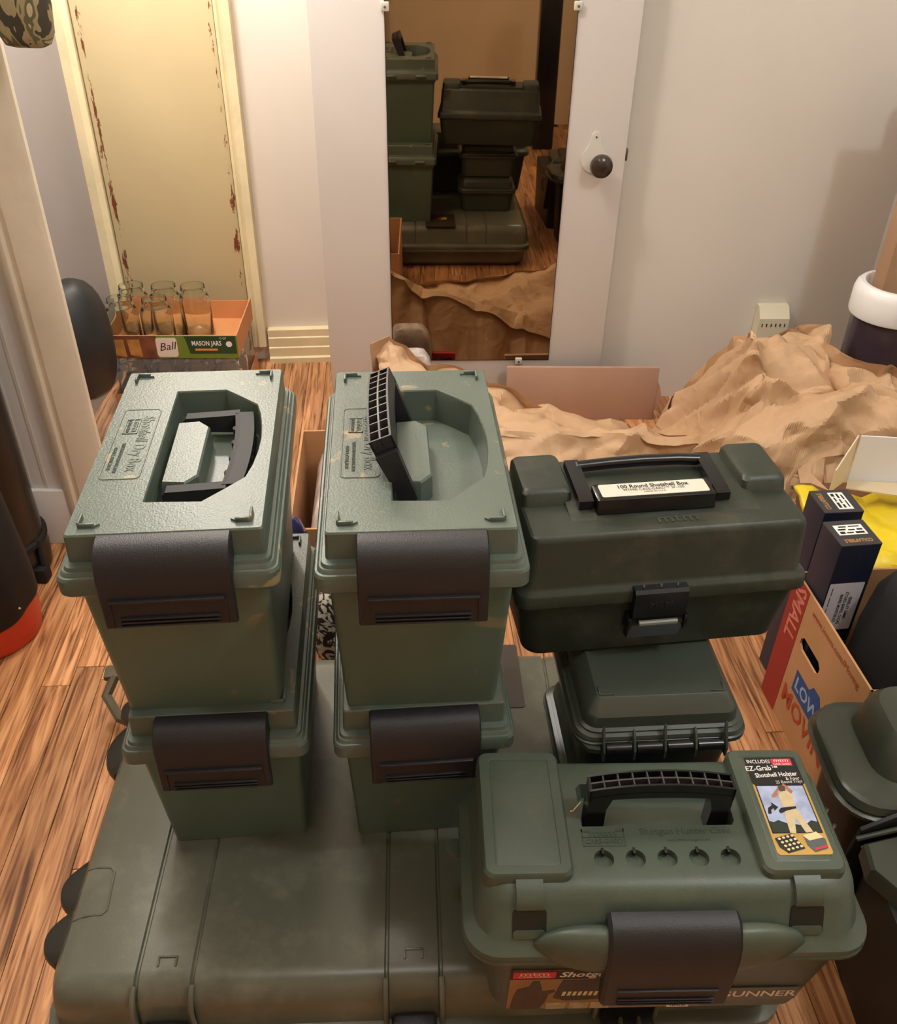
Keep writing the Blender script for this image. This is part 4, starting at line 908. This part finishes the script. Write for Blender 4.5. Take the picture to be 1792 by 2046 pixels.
# local: x to the right, y toward the viewer is negative; left face at x=0 from y=0 to y=-0.300
CT = 0.004; CW, CD, CH = 0.405, 0.300, 0.305
def wall_holes(name, M, w_, h_, holes, material, parent, t=CT):
    bm = NB()
    for sgn, z in ((1, 0.0), (-1, -t)):
        o_ = [bm.verts.new((x, y, z)) for x, y in ((0, 0), (w_, 0), (w_, h_), (0, h_))]
        hs_ = [[bm.verts.new((x, y, z)) for x, y in hp_] for hp_ in holes]
        plate(bm, o_, hs_)
        if sgn == 1: F0 = [o_]+hs_
        else:
            for A, B in zip(F0, [o_]+hs_):
                for i in range(len(A)):
                    j = (i+1) % len(A); bm.faces.new((A[i], A[j], B[j], B[i]))
    bm.transform(M); return finish(name, bm, material, parent)
# left face frame: u runs from far (0) to near (CD), v up, normal -x
MFc = frame((0, 0, 0), (0, -1, 0), (0, 0, 1))
slot = [(0.118+0.040*c, 0.205+0.014*s) for c, s in ((-1, -0.4), (-0.75, -1), (0.75, -1), (1, -0.4), (1, 0.4), (0.75, 1), (-0.75, 1), (-1, 0.4))]
side = wall_holes('carton_side', MFc, CD, CH, [slot], M_KRAFT, mb)
bm = NB(); box(bm, 0, CW, -CT, 0, 0, CH); finish('carton_side', bm, M_KRAFT, mb)
bm = NB(); box(bm, 0, CW, -CD, -CD+CT, 0, CH); finish('carton_side', bm, M_KRAFT, mb)
bm = NB(); box(bm, CW-CT, CW, -CD, 0, 0, CH); finish('carton_side', bm, M_KRAFT, mb)
bm = NB(); box(bm, 0.001, CW-CT-0.001, -CD+CT, -CT, 0.0005, CT); finish('carton_bottom', bm, M_KRAFT, mb)
M_REDP = mat('dark_red_print', (150, 42, 30), rough=0.7, var=0.08); M_BLUP = mat('blue_print', (34, 72, 130), rough=0.6, var=0.05); M_ORP = mat('rust_red_print', (176, 70, 38), rough=0.7, var=0.05)
quadpatch('red_band', MFc, 0.0, 0.062, 0.0, CH, M_REDP, side, lift=0.0006)
text('carton_lettering', 'SMALL', 0.052, mat('pale_red_print', (206, 120, 100), rough=0.7), side, MFc @ frame((0.034, 0.235, 0.0008), (0, -1, 0), (1, 0, 0)), bold=0.001, sx=0.85)
text('carton_lettering', 'www.lowes.com/Moving', 0.020, M_ORP, side, MFc @ frame((0.178, 0.282, 0.0006), (1, 0, 0), (0, 1, 0)), sx=0.92)
polypatch('logo_patch', MFc, [(0.098, 0.100), (0.098, 0.150), (0.150, 0.150), (0.162, 0.168), (0.186, 0.168), (0.198, 0.150), (0.250, 0.150), (0.250, 0.100)], M_BLUP, side, lift=0.0006)
text('logo_lettering', "LOWE'S", 0.040, mat('pale_blue_print', (150, 176, 206), rough=0.6), side, MFc @ frame((0.174, 0.124, 0.0008), (1, 0, 0), (0, 1, 0)), bold=0.0008, sx=1.0)
text('carton_lettering', 'MOVING', 0.056, M_ORP, side, MFc @ frame((0.182, 0.070, 0.0006), (1, 0, 0), (0, 1, 0)), bold=0.001, sx=1.0)
# two tall navy boxes
M_NAVY = mat('navy_card', (24, 31, 52), rough=0.5, var=0.08); M_GOLD = mat('gold_print2', (176, 132, 76), rough=0.4, var=0.05); M_DKT = mat('dark_top_card', (52, 52, 56), rough=0.3, var=0.1)
def navy(label, x, y, rz, flip, z0, lab):
    t = thing('tall_navy_box', label, 'box', (x, y, z0), rz, 'two tall navy boxes by the carton')
    hw, hd, hh = 0.037, 0.035, 0.428
    bm = NB(); loft(bm, [rrect(hw, hd, 0.002, 0, 2), rrect(hw, hd, 0.002, hh, 2)]); b = finish('carton', bm, M_NAVY, t)
    bm = NB(); loft(bm, [rrect(hw+0.0003, hd+0.0003, 0.002, hh-0.001, 2), rrect(hw, hd, 0.002, hh+0.001, 2)]); tp = finish('top_flap', bm, M_DKT, t)
    MT = frame((0, 0, hh+0.0011), (-1, 0, 0), (0, -1, 0)) if not flip else frame((0, 0, hh+0.0011), (0, 1, 0), (-1, 0, 0))
    text('box_lettering', 'COLLAPSIBLE', 0.0125, M_GOLD, tp, MT @ frame((0, 0.022 if not flip else 0.023, 0.0003), (1, 0, 0), (0, 1, 0)), bold=0.0003, sx=0.68)
    s_ = quadpatch('white_sticker', MT, -0.026, 0.026, -0.022, 0.006, M_WINK, tp, lift=0.0004)
    for k, (a, c, d, e) in enumerate(((-0.022, -0.006, -0.002, 0.003), (-0.002, 0.010, -0.001, 0.002), (0.013, 0.022, -0.003, 0.003), (-0.022, -0.012, -0.010, -0.006), (-0.008, 0.004, -0.009, -0.006), (0.008, 0.022, -0.011, -0.007), (-0.020, 0.000, -0.018, -0.0155), (0.004, 0.018, -0.018, -0.0150))):
        quadpatch('printed_line', MT, a, c, d, e, M_INK, s_, lift=0.0008)
    if lab:
        MW = frame((0, -hd-0.0002, 0), (0, 0, -1), (1, 0, 0))   # reads downward
        q = quadpatch('shipping_label', MW, -0.345, -0.235, -0.034, 0.030, mat('label_white', (206, 204, 214), rough=0.45, var=0.03), b, r=0.002, lift=0.0006)
        for y_, s, sz in ((0.012, 'SERIES AT 25MM2', 0.0085), (0.003, 'ETCHED BARREL CHOKE', 0.0085), (-0.006, 'BARREL MONITOR KIT', 0.0080)):
            text('label_lettering', s, sz, M_INK, q, MW @ frame((-0.287, y_, 0.0009), (1, 0, 0), (0, 1, 0)), bold=0.0002 if sz > 0.006 else 0, sx=0.8)
        for a_, c_ in ((-0.335, -0.318), (-0.314, -0.292), (-0.289, -0.270), (-0.266, -0.245)): quadpatch('printed_line', MW, a_, c_, -0.0275, -0.0262, M_INK, q, lift=0.0009)
    return t
navy('tall navy box with white side label standing inside the moving carton', 0.697, 1.252, R(8), False, 0.006, True)
navy('tall navy box just behind the labelled one, outside the carton', 0.706, 1.356, R(6), True, 0.0, False)
# black backpack stuffed in the carton
bp_ = thing('backpack', 'black fabric backpack stuffed into the moving carton', 'backpack', (0.868, 1.140, 0.006), R(10))
M_FAB = mat('black_fabric', (21, 21, 23), rough=0.75, var=0.15, vscale=20, bump=0.4, bscale=90)
bm = NB(); rings = []
for z, a, b in ((0.0, 0.10, 0.07), (0.02, 0.125, 0.088), (0.14, 0.137, 0.100), (0.28, 0.138, 0.100), (0.36, 0.130, 0.092), (0.42, 0.105, 0.072), (0.448, 0.060, 0.042), (0.455, 0.02, 0.015)):
    ring = rrect(a, b, 0.05, z, 6)
    rings.append([p + Vector((0, 0, 0.0)) + (Vector((p.x, p.y, 0)).normalized())*0.012*noise.noise(p*14) for p in ring])
loft(bm, rings); finish('pack_body', bm, M_FAB, bp_, sharp=60)
bm = NB(); tube(bm, [(-0.118, -0.05, 0.30), (-0.090, -0.085, 0.312), (-0.02, -0.104, 0.27), (0.03, -0.108, 0.20), (0.05, -0.106, 0.12)], 0.007, 8); finish('strap', bm, M_FAB, bp_)
bm = NB(); tube(bm, [(-0.136, -0.02, 0.14), (-0.10, -0.094, 0.16), (0.0, -0.108, 0.15), (0.10, -0.096, 0.16)], 0.003, 6); finish('zip_piping', bm, mat('dark_grey_trim', (70, 70, 74), rough=0.5), bp_)

# ------------------------------------------------------------------ support carton, yellow bag, white mailer
bm = NB(); box(bm, -0.20, 0.24, -0.165, 0.150, 0, 0.232, bev=0.003)
sc = finish('closed_carton', bm, mat('dark_brown_carton', (112, 76, 52), rough=0.7, var=0.06)); place(sc, 1.005, 1.575, 0, R(3)); tag(sc, 'closed dark brown carton under the yellow bag', 'carton')
def baseY(u, v):
    x = 0.755 + 0.44*u; y = 1.345 + 0.30*v
    z = 0.268 + 0.012*math.sin(v*9+u*3)*0.6
    if v < 0.28: z -= 0.075*((0.28-v)/0.28)**1.3; 
    if u < 0.10 and v < 0.5: z -= 0.02
    return Vector((x, y, z))
M_YEL = mat('yellow_plastic_bag', (226, 200, 40), rough=0.38, var=0.06, bump=0.05, bscale=40)
yb = paper_sheet('yellow_bag', 60, 40, baseY, 0.007, 9.0, 21, M_YEL, thick=0.012); tag(yb, 'bright yellow plastic bag folded flat behind the navy boxes', 'bag')
wb = thing('white_mailer_box', 'small open mailer box with white inside lid standing on the yellow bag', 'mailer box', (0.955, 1.60, 0.296), R(-4))
M_WCARD = mat('white_card', (236, 234, 238), rough=0.5, var=0.02); M_CCARD = mat('cream_card', (214, 196, 164), rough=0.6, var=0.03)
bm = NB(); box(bm, -0.10, 0.14, 0.020, 0.023, 0.0, 0.112); finish('lid_flap', bm, M_WCARD, wb)
bm = NB(); loft(bm, [[Vector((-0.102, 0.022, 0.0)), Vector((-0.150, -0.030, 0.0)), Vector((-0.150, -0.030, 0.055)), Vector((-0.104, 0.022, 0.112))], [Vector((-0.104, 0.024, 0.0)), Vector((-0.152, -0.028, 0.0)), Vector((-0.152, -0.028, 0.055)), Vector((-0.106, 0.024, 0.112))]]); finish('side_flap', bm, M_CCARD, wb)
bm = NB(); prism(bm, [(-0.100, 0.018), (-0.112, -0.012), (0.11, -0.052), (0.14, -0.045), (0.14, 0.018)], 'z', 0.0, 0.003); finish('tray_floor', bm, M_CCARD, wb)

# ------------------------------------------------------------------ second hard case at the right
rc = thing('hard_crate', 'dark green hinged crate at the right edge beside the hunter case', 'crate', (0.0, -0.018, 0))
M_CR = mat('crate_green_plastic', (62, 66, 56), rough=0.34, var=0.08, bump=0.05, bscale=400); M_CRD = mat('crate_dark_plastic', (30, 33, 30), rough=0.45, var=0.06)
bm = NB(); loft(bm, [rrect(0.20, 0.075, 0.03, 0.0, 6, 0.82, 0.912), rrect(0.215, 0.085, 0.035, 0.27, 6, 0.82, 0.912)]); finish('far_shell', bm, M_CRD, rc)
bm = NB(); loft(bm, [rrect(0.232, 0.096, 0.05, 0.262, 6, 0.812, 0.910), rrect(0.246, 0.104, 0.055, 0.267, 6, 0.812, 0.908), rrect(0.248, 0.106, 0.055, 0.276, 6, 0.812, 0.908), rrect(0.243, 0.101, 0.055, 0.279, 6, 0.812, 0.908), rrect(0.245, 0.103, 0.055, 0.284, 6, 0.812, 0.908), rrect(0.242, 0.100, 0.055, 0.296, 6, 0.812, 0.908), rrect(0.236, 0.095, 0.05, 0.300, 6, 0.812, 0.908), rrect(0.205, 0.072, 0.04, 0.302, 6, 0.826, 0.918), rrect(0.198, 0.066, 0.04, 0.348, 6, 0.830, 0.922), rrect(0.188, 0.056, 0.036, 0.362, 6, 0.832, 0.924), rrect(0.170, 0.040, 0.03, 0.366, 6, 0.834, 0.926)]); finish('far_lid', bm, M_CR, rc)
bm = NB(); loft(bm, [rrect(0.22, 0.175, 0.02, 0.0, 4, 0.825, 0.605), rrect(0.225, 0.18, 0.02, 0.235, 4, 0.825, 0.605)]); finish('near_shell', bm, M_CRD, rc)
def poly_loft(outs, name, m_, parent):
    bm = NB(); loft(bm, [[Vector((x, y, z)) for x, y in o_] for o_, z in outs]); return finish(name, bm, m_, parent, sharp=25)
nl = [(0.585, 0.775), (0.640, 0.790), (1.05, 0.790), (1.05, 0.43), (0.66, 0.43), (0.640, 0.62), (0.612, 0.690), (0.580, 0.735)]
def scl(o_, d): return [(0.85+(x-0.85)*(1-d/0.27), 0.61+(y-0.61)*(1-d/0.18)) for x, y in o_]
poly_loft([(scl(nl, 0.010), 0.232), (nl, 0.236), (nl, 0.262), (scl(nl, 0.004), 0.268)], 'near_rim', M_CR, rc)
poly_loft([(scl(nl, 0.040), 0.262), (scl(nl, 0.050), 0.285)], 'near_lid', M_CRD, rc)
# hinge plate and ribs between the halves
bm = NB(); prism(bm, [(0.575, 0.10), (0.70, 0.10), (0.98, 0.30), (0.98, 0.335), (0.70, 0.335), (0.660, 0.318), (0.590, 0.262)], 'y', 0.797, 0.803); hg = finish('hinge_plate', bm, M_CRD, rc)
for k in range(3):
    bm = NB(); tube(bm, [(0.585+0.012*k, 0.792, 0.250-0.020*k), (0.70+0.012*k, 0.786, 0.315-0.020*k)], 0.0038, 8); finish('hinge_rod', bm, M_CR, hg)
for x, z in ((0.628, 0.215), (0.592, 0.12)):
    bm = NB(); lathe(bm, [(0.005, 0), (0.005, 0.002), (0.003, 0.004)], 12, Matrix.Translation((x, 0.7955, z)) @ Matrix.Rotation(R(90), 4, 'X')); finish('rivet', bm, mat('bright_steel', (190, 188, 176), rough=0.25, metal=0.9), hg)
for k in range(2):
    bm = NB(); tube(bm, [(0.560, 0.815+0.028*k, 0.19), (0.556, 0.81+0.028*k, 0.225), (0.562, 0.815+0.028*k, 0.25)], 0.003, 6); finish('wire_clip', bm, mat('bright_steel', (190, 188, 176)), rc)
# ------------------------------------------------------------------ carton behind the stacks and what lies in and before it
oc = thing('open_carton', 'open brown carton behind the dry box stacks with flaps missing', 'carton', (-0.222, 1.640, 0), R(4))
OW, OD, OH = 0.112, 0.195, 0.280
for a in ((-OW, -OW+0.005, -OD, OD), (OW-0.005, OW, -OD, OD), (-OW+0.005, OW-0.005, -OD, -OD+0.005), (-OW+0.005, OW-0.005, OD-0.005, OD)):
    bm = NB(); box(bm, *a, 0, OH); finish('carton_side', bm, M_KRAFT, oc)
bm = NB(); box(bm, -OW+0.005, OW-0.005, -OD+0.005, OD-0.005, 0, 0.005); finish('carton_bottom', bm, M_KRAFT, oc)
M_BUB = mat('clear_pinkish_wrap', (196, 182, 176), rough=0.2, var=0.35, vscale=26, bump=0.5, bscale=60)
def pillow(name, hx, hy, hz, material, seed, amp=0.006, f=18, nz=9):
    bm = NB(); rings = []
    for k in range(nz+1):
        t = math.pi*k/nz; s_ = max(0.05, math.sin(t))**0.45; z = hz*(1-math.cos(t))
        ring = rrect(hx*s_, hy*s_, min(hx, hy)*0.5*s_, z, 7)
        rings.append([p_ + Vector((p_.x, p_.y, 0)).normalized()*amp*noise.noise(p_*f+Vector((seed, 0, 0))) for p_ in ring])
    loft(bm, rings); return finish(name, bm, material, None, sharp=50)
o = pillow('bubble_wrap_pack', 0.075, 0.165, 0.145, M_BUB, 3, 0.010); place(o, -0.225, 1.645, 0.006, R(4)); tag(o, 'shiny clear bubble wrapped pack inside the open carton', 'package')
o = pillow('foil_pouch', 0.030, 0.018, 0.165, mat('violet_foil', (56, 50, 96), rough=0.15, var=0.4, vscale=30, bump=0.5, bscale=40), 8, 0.006, 40); place(o, -0.304, 1.410, 0, R(8)); tag(o, 'violet foil pouch standing between the two stacks', 'pouch')
# black and white patterned cloth roll
Mz = bpy.data.materials.new('black_white_pattern'); Mz.use_nodes = True; N_ = Mz.node_tree.nodes; L_ = Mz.node_tree.links
vz = N_.new('ShaderNodeTexNoise'); vz.inputs['Scale'].default_value = 34; vz.inputs['Distortion'].default_value = 2.5; tz = N_.new('ShaderNodeTexCoord'); L_.new(tz.outputs['Object'], vz.inputs['Vector'])
cz = N_.new('ShaderNodeValToRGB'); cz.color_ramp.elements[0].position = 0.48; cz.color_ramp.elements[0].color = lin((34, 30, 30)); cz.color_ramp.elements[1].position = 0.52; cz.color_ramp.elements[1].color = lin((206, 196, 186))
L_.new(vz.outputs['Fac'], cz.inputs[0]); L_.new(cz.outputs[0], N_['Principled BSDF'].inputs['Base Color']); N_['Principled BSDF'].inputs['Roughness'].default_value = 0.6
o = pillow('patterned_pillow', 0.085, 0.060, 0.115, Mz, 12, 0.006); place(o, -0.185, 1.352, 0, R(4)); tag(o, 'black and white patterned cushion glimpsed between the stacks', 'cushion')

# things seen only in the mirror, lying between the paper and the door
o = pillow('clear_bag', 0.070, 0.042, 0.122, M_BUB, 17, 0.010, 26); place(o, -0.118, 2.345, 0.0, R(3)); tag(o, 'clear plastic bag of small parts lying against the mirror door', 'bag')
rb = thing('red_black_pack', 'small red and black blister pack reflected at the foot of the mirror', 'package', (-0.015, 2.352, 0), R(4))
bm = NB(); box(bm, -0.035, 0.035, -0.008, 0.008, 0, 0.155, bev=0.002); finish('card', bm, mat('red_card', (170, 30, 34), rough=0.35), rb)
bm = NB(); box(bm, -0.026, 0.026, 0.006, 0.016, 0.03, 0.140, bev=0.004); finish('blister', bm, M_BLKG, rb)

# ------------------------------------------------------------------ mason jars in trays
M_GLASS = glass_mat('jar_glass', (246, 250, 244), rough=0.02)
def jar(label, x, y, z, lidded=False, first=[None]):
    if first[0] is None:
        bm = NB()
        prof = [(0.030, 0.0), (0.038, 0.001), (0.0435, 0.006), (0.0450, 0.014), (0.0450, 0.112), (0.0425, 0.126), (0.0375, 0.134), (0.0355, 0.138), (0.0368, 0.141), (0.0355, 0.144), (0.0368, 0.147), (0.0355, 0.150), (0.0350, 0.158), (0.0330, 0.158), (0.0325, 0.138), (0.0395, 0.124), (0.0420, 0.110), (0.0420, 0.014), (0.038, 0.008), (0.004, 0.007)]
        lathe(bm, prof, 28); o = finish('mason_jar', bm, M_GLASS, None, sharp=60); first[0] = o
    else:
        o = first[0].copy(); COL.objects.link(o)
    o.location = (x, y, z); tag(o, label, 'jar', 'glass mason jars in stacked trays'); return o
TX, TY, TA = -0.812, 2.520, R(2.5)
def tl(dx, dy): c, s = math.cos(TA), math.sin(TA); return TX + c*dx - s*dy, TY + s*dx + c*dy
Z2 = 0.188
def tray(name, label, z, printed):
    t = thing(name, label, 'tray', (TX, TY, z), TA, 'kraft jar trays')
    W2, D2 = 0.190, 0.140
    for a, h in (((-W2, -W2+0.003, -D2, D2), 0.070), ((W2-0.003, W2, -D2, D2), 0.070), ((-W2+0.003, W2-0.003, D2-0.003, D2), 0.062), ((-W2+0.003, W2-0.003, -D2, -D2+0.003), 0.070)):
        bm = NB(); box(bm, *a, 0, h); fr = finish('tray_side', bm, mat('orange_kraft', (206, 140, 88), rough=0.7, var=0.06), t)
    bm = NB(); box(bm, -W2+0.003, W2-0.003, -D2+0.003, D2-0.003, 0, 0.003); finish('tray_floor', bm, MATS['orange_kraft'], t)
    if printed:
        MT = frame((0, -D2, 0), (1, 0, 0), (0, 0, 1))
        quadpatch('green_print', MT, -0.04, W2, 0.0, 0.070, mat('lime_green_print', (106, 128, 44), rough=0.4, var=0.1), fr, lift=0.0006)
        quadpatch('picture_print', MT, -W2, -0.04, 0.0, 0.070, mat('brown_picture_print', (120, 70, 48), rough=0.4, var=0.5, vscale=22), fr, lift=0.0006)
        for x in (-0.150, -0.105):
            polypatch('jar_picture_print', MT, [(x-0.014, 0.010), (x+0.020, 0.004), (x+0.017, 0.058), (x-0.018, 0.058)], mat('amber_picture_print', (176, 122, 66), rough=0.4, var=0.4, vscale=30), fr, lift=0.0009)
        polypatch('dark_green_panel', MT, [(0.052, 0.014), (0.186, 0.014), (0.186, 0.068), (0.040, 0.068), (0.044, 0.056)], mat('dark_green_print', (24, 62, 34), rough=0.4, var=0.05), fr, lift=0.0009)
        o_ = [(p.x, p.y) for p in rrect(0.030, 0.030, 0.009, 0, 4, -0.012, 0.034)]
        polypatch('logo_plate', MT, o_, mat('pinkish_white_print', (222, 204, 196), rough=0.4), fr, lift=0.0011)
        text('logo_lettering', 'Ball', 0.034, M_INK, fr, MT @ frame((-0.012, 0.036, 0.0014), (1, 0.12, 0), (0, 1, 0)), shear=0.35)
        text('tray_lettering', 'MASON JARS', 0.0205, M_WINK, fr, MT @ frame((0.102, 0.046, 0.0012), (1, 0, 0), (0, 1, 0)), bold=0.0004, sx=0.72)
        quadpatch('orange_line', MT, 0.068, 0.132, 0.024, 0.030, mat('orange_print', (222, 142, 70), rough=0.4), fr, lift=0.0013)
        polypatch('seal_print', MT, [(0.166+0.009*math.cos(q*math.pi/6), 0.044+0.009*math.sin(q*math.pi/6)) for q in range(12)], M_WINK, fr, lift=0.0013)
        text('tray_lettering', '12 QT', 0.008, M_WINK, fr, MT @ frame((0.150, 0.062, 0.0013), (1, 0, 0), (0, 1, 0)))
    return t
tray('jar_tray', 'lower kraft jar tray on the alcove floor', 0.0, False)
tray('jar_tray', 'upper kraft jar tray printed Ball and MASON JARS in green', Z2, True)
names = ['front left empty mason jar in the upper tray', 'second empty mason jar in the front row of the upper tray', 'rear left empty mason jar in the upper tray', 'middle rear empty mason jar in the upper tray', 'rightmost empty mason jar in the upper tray, set further back']
for nme, (dx, dy) in zip(names, ((-0.138, -0.090), (-0.040, -0.090), (-0.130, 0.010), (-0.036, 0.010), (0.050, 0.005))):
    x, y = tl(dx, dy); jar(nme, x, y, Z2+0.0035)
M_LIDM = mat('jar_lid_metal', (150, 146, 138), rough=0.3, metal=0.9)
for k, dx in enumerate((-0.140, -0.047, 0.047, 0.140)):
    for dy in (-0.092, 0.0, 0.092):
        x, y = tl(dx, dy)
        if dy > 0.05: continue
        if dy < -0.05: jar(['leftmost', 'second', 'third', 'rightmost'][k] + ' front mason jar of the lower tray', x, y, 0.0035)
        else: jar(['left', 'inner left', 'inner right', 'right'][k] + ' mason jar of the second row in the lower tray', x, y, 0.0035)
for x_, y_ in ((-0.19, 0), ):
    bm = NB(); box(bm, -0.1935, 0.1935, -0.1435, 0.1435, 0.0, 0.187, bev=0.012); o = finish('shrink_wrap', bm, glass_mat('thin_clear_film', (240, 240, 236), rough=0.08, alpha=0.10, trans=0.0), None); place(o, TX, TY, 0, TA); tag(o, 'clear shrink wrap around the lower jar tray', 'wrap')

# ------------------------------------------------------------------ black bag behind the casing
bg = thing('round_black_bag', 'round black fabric bag behind the door casing beside the jars', 'bag', (-0.985, 2.20, 0), 0)
M_BAG = mat('slick_black_fabric', (30, 34, 36), rough=0.5, var=0.15, vscale=12, bump=0.2, bscale=60)
bm = NB(); rings = []
for k in range(15):
    t = math.pi*k/14; z = 0.322-0.165*math.cos(t)
    s_ = max(0.02, math.sin(t))**0.8
    rings.append([Vector((0.083*s_*math.cos(a)+0.012*noise.noise(Vector((math.cos(a), math.sin(a), z*9))), 0.105*s_*math.sin(a), z)) for a in [2*math.pi*q/28 for q in range(28)]])
loft(bm, rings); finish('bag_body', bm, M_BAG, bg, sharp=60)
bm = NB(); lathe(bm, [(0.050, 0.0), (0.060, 0.01), (0.064, 0.10), (0.050, 0.20)], 20); finish('plastic_liner', bm, glass_mat('clear_film', (240, 236, 228)), bg)

# ------------------------------------------------------------------ left edge: black barrel bag, red bucket, camouflage garment
bl = thing('barrel_bag', 'tall black barrel-shaped bag standing against the stub wall', 'bag', (-1.028, 1.640, 0), 0)
M_LEA = mat('brown_black_leather', (34, 28, 24), rough=0.28, var=0.2, vscale=6, bump=0.1, bscale=50)
bm = NB(); lathe(bm, [(0.085, 0.0), (0.095, 0.01), (0.099, 0.06), (0.093, 0.10), (0.093, 0.30), (0.094, 0.70), (0.092, 0.76), (0.07, 0.79), (0.02, 0.80)], 36); finish('bag_body', bm, M_LEA, bl)
bm = NB(); lathe(bm, [(0.099, 0.085), (0.101, 0.088), (0.101, 0.098), (0.096, 0.101)], 36); finish('seam_band', bm, M_FAB, bl)
bm = NB(); tube(bm, [(0.096, -0.02, 0.10), (0.099, -0.03, 0.07), (0.099, -0.035, 0.03), (0.094, -0.04, 0.008)], 0.006, 8); finish('strap', bm, M_FAB, bl)
bm = NB(); box(bm, 0.080, 0.108, -0.055, -0.020, 0.0, 0.04, bev=0.006); finish('foot', bm, M_FAB, bl)
rbk = thing('red_bucket', 'orange-red plastic bucket on the wood floor at the left edge', 'bucket', (-0.985, 1.430, 0), 0)
M_REDB = mat('orange_red_plastic', (214, 62, 34), rough=0.35, var=0.05)
bm = NB(); lathe(bm, [(0.098, 0.0), (0.104, 0.004), (0.106, 0.030), (0.1085, 0.032), (0.1090, 0.040), (0.110, 0.10), (0.112, 0.102), (0.112, 0.110), (0.108, 0.112), (0.106, 0.10), (0.100, 0.012), (0.01, 0.010)], 44); finish('bucket_body', bm, M_REDB, rbk)
bp2 = thing('black_panel_bag', 'black pleated fabric bag hanging over the red bucket rim', 'bag', (-0.990, 1.430, 0.078), 0)
bm = NB(); rings = []
for z, r in ((0.0, 0.114), (0.002, 0.118), (0.012, 0.121), (0.08, 0.119), (0.25, 0.108), (0.34, 0.095), (0.37, 0.06), (0.375, 0.02)):
    rings.append([Vector((r*math.cos(a)*(1+0.02*math.sin(9*a)), r*math.sin(a)*(1+0.02*math.sin(9*a)), z + (0.012*math.sin(a*2.0+1.0) if z < 0.02 else 0))) for a in [2*math.pi*q/54 for q in range(54)]])
loft(bm, rings, True, True); finish('bag_body', bm, M_FAB, bp2, sharp=60)
for a in (-0.4, -0.9):
    bm = NB(); lathe(bm, [(0.003, 0), (0.002, 0.002)], 8, Matrix.Translation((0.1225*math.cos(a), 0.1225*math.sin(a), 0.03)) @ Matrix.Rotation(a, 4, 'Z') @ Matrix.Rotation(R(90), 4, 'Y')); finish('rivet', bm, mat('bright_steel', (190, 188, 176)), bp2)
cg = thing('camouflage_garment', 'camouflage garment hanging in front of the stub wall at top left', 'garment', (-0.690, 1.62, 1.112), 0)
bm = NB(); rings = []
for z, a, b in ((0.0, 0.024, 0.012), (0.004, 0.036, 0.018), (0.020, 0.043, 0.022), (0.06, 0.046, 0.024), (0.2, 0.055, 0.03), (0.55, 0.075, 0.04), (0.80, 0.09, 0.05), (0.86, 0.05, 0.03)):
    ring = rrect(a, b, min(a, b)*0.8, z, 5)
    rings.append([p_ + Vector((p_.x, p_.y, 0)).normalized()*0.004*noise.noise(p_*40) + Vector((-0.06*z, 0, 0)) for p_ in ring])
loft(bm, rings); finish('sleeve', bm, camo_mat(), cg, sharp=60)
bm = NB(); tube(bm, [(-0.055, 0, 0.85), (-0.06, 0.02, 0.95), (-0.085, 0.06, 0.98), (-0.11, 0.128, 0.98)], 0.006, 8); finish('hook', bm, mat('worn_steel', (120, 112, 100)), cg)
# strap and buckle hanging from the hard case's left rear
sb = thing('luggage_strap', 'olive webbing strap with buckle at the rear left of the hard case', 'strap', (-0.60, 1.20, 0), R(10))
M_WEB = mat('olive_webbing', (96, 86, 66), rough=0.6, var=0.1, bump=0.3, bscale=300)
bm = NB(); box(bm, -0.05, 0.03, 0.012, 0.046, 0.085, 0.098, bev=0.005); finish('buckle', bm, M_WEB, sb)
bm = NB(); tube(bm, [(-0.03, 0.02, 0.09), (-0.045, -0.01, 0.07), (-0.02, -0.05, 0.05), (0.03, -0.07, 0.03), (0.03, -0.02, 0.008), (0.0, 0.03, 0.008)], 0.010, 8); finish('webbing', bm, M_WEB, sb)
# what the mirror shows behind the camera
wp = thing('plastic_wrapped_board', 'pinkish plastic-wrapped panel leaning on the far wall, reflected at the mirror top', 'panel', (-0.42, -1.02, 0), R(-3))
bm = NB(); box(bm, -0.35, 0.33, -0.02, 0.02, 0.0, 1.75, bev=0.006); finish('panel', bm, mat('pinkish_board', (176, 140, 120), rough=0.5, var=0.1), wp)
bm = NB(); box(bm, -0.354, 0.334, 0.0205, 0.026, 0.55, 1.76, bev=0.002); finish('plastic_wrap', bm, mat('glossy_wrap', (196, 160, 140), rough=0.15, var=0.2, vscale=8, bump=0.4, bscale=14), wp)
bm = NB(); box(bm, -0.05, 0.07, -0.06, 0.06, 0.0, 1.1, bev=0.01); o = finish('speaker_column', bm, M_BLKG); place(o, 0.83, -0.72, 0, R(5)); tag(o, 'tall black column reflected at the right edge of the mirror', 'column')
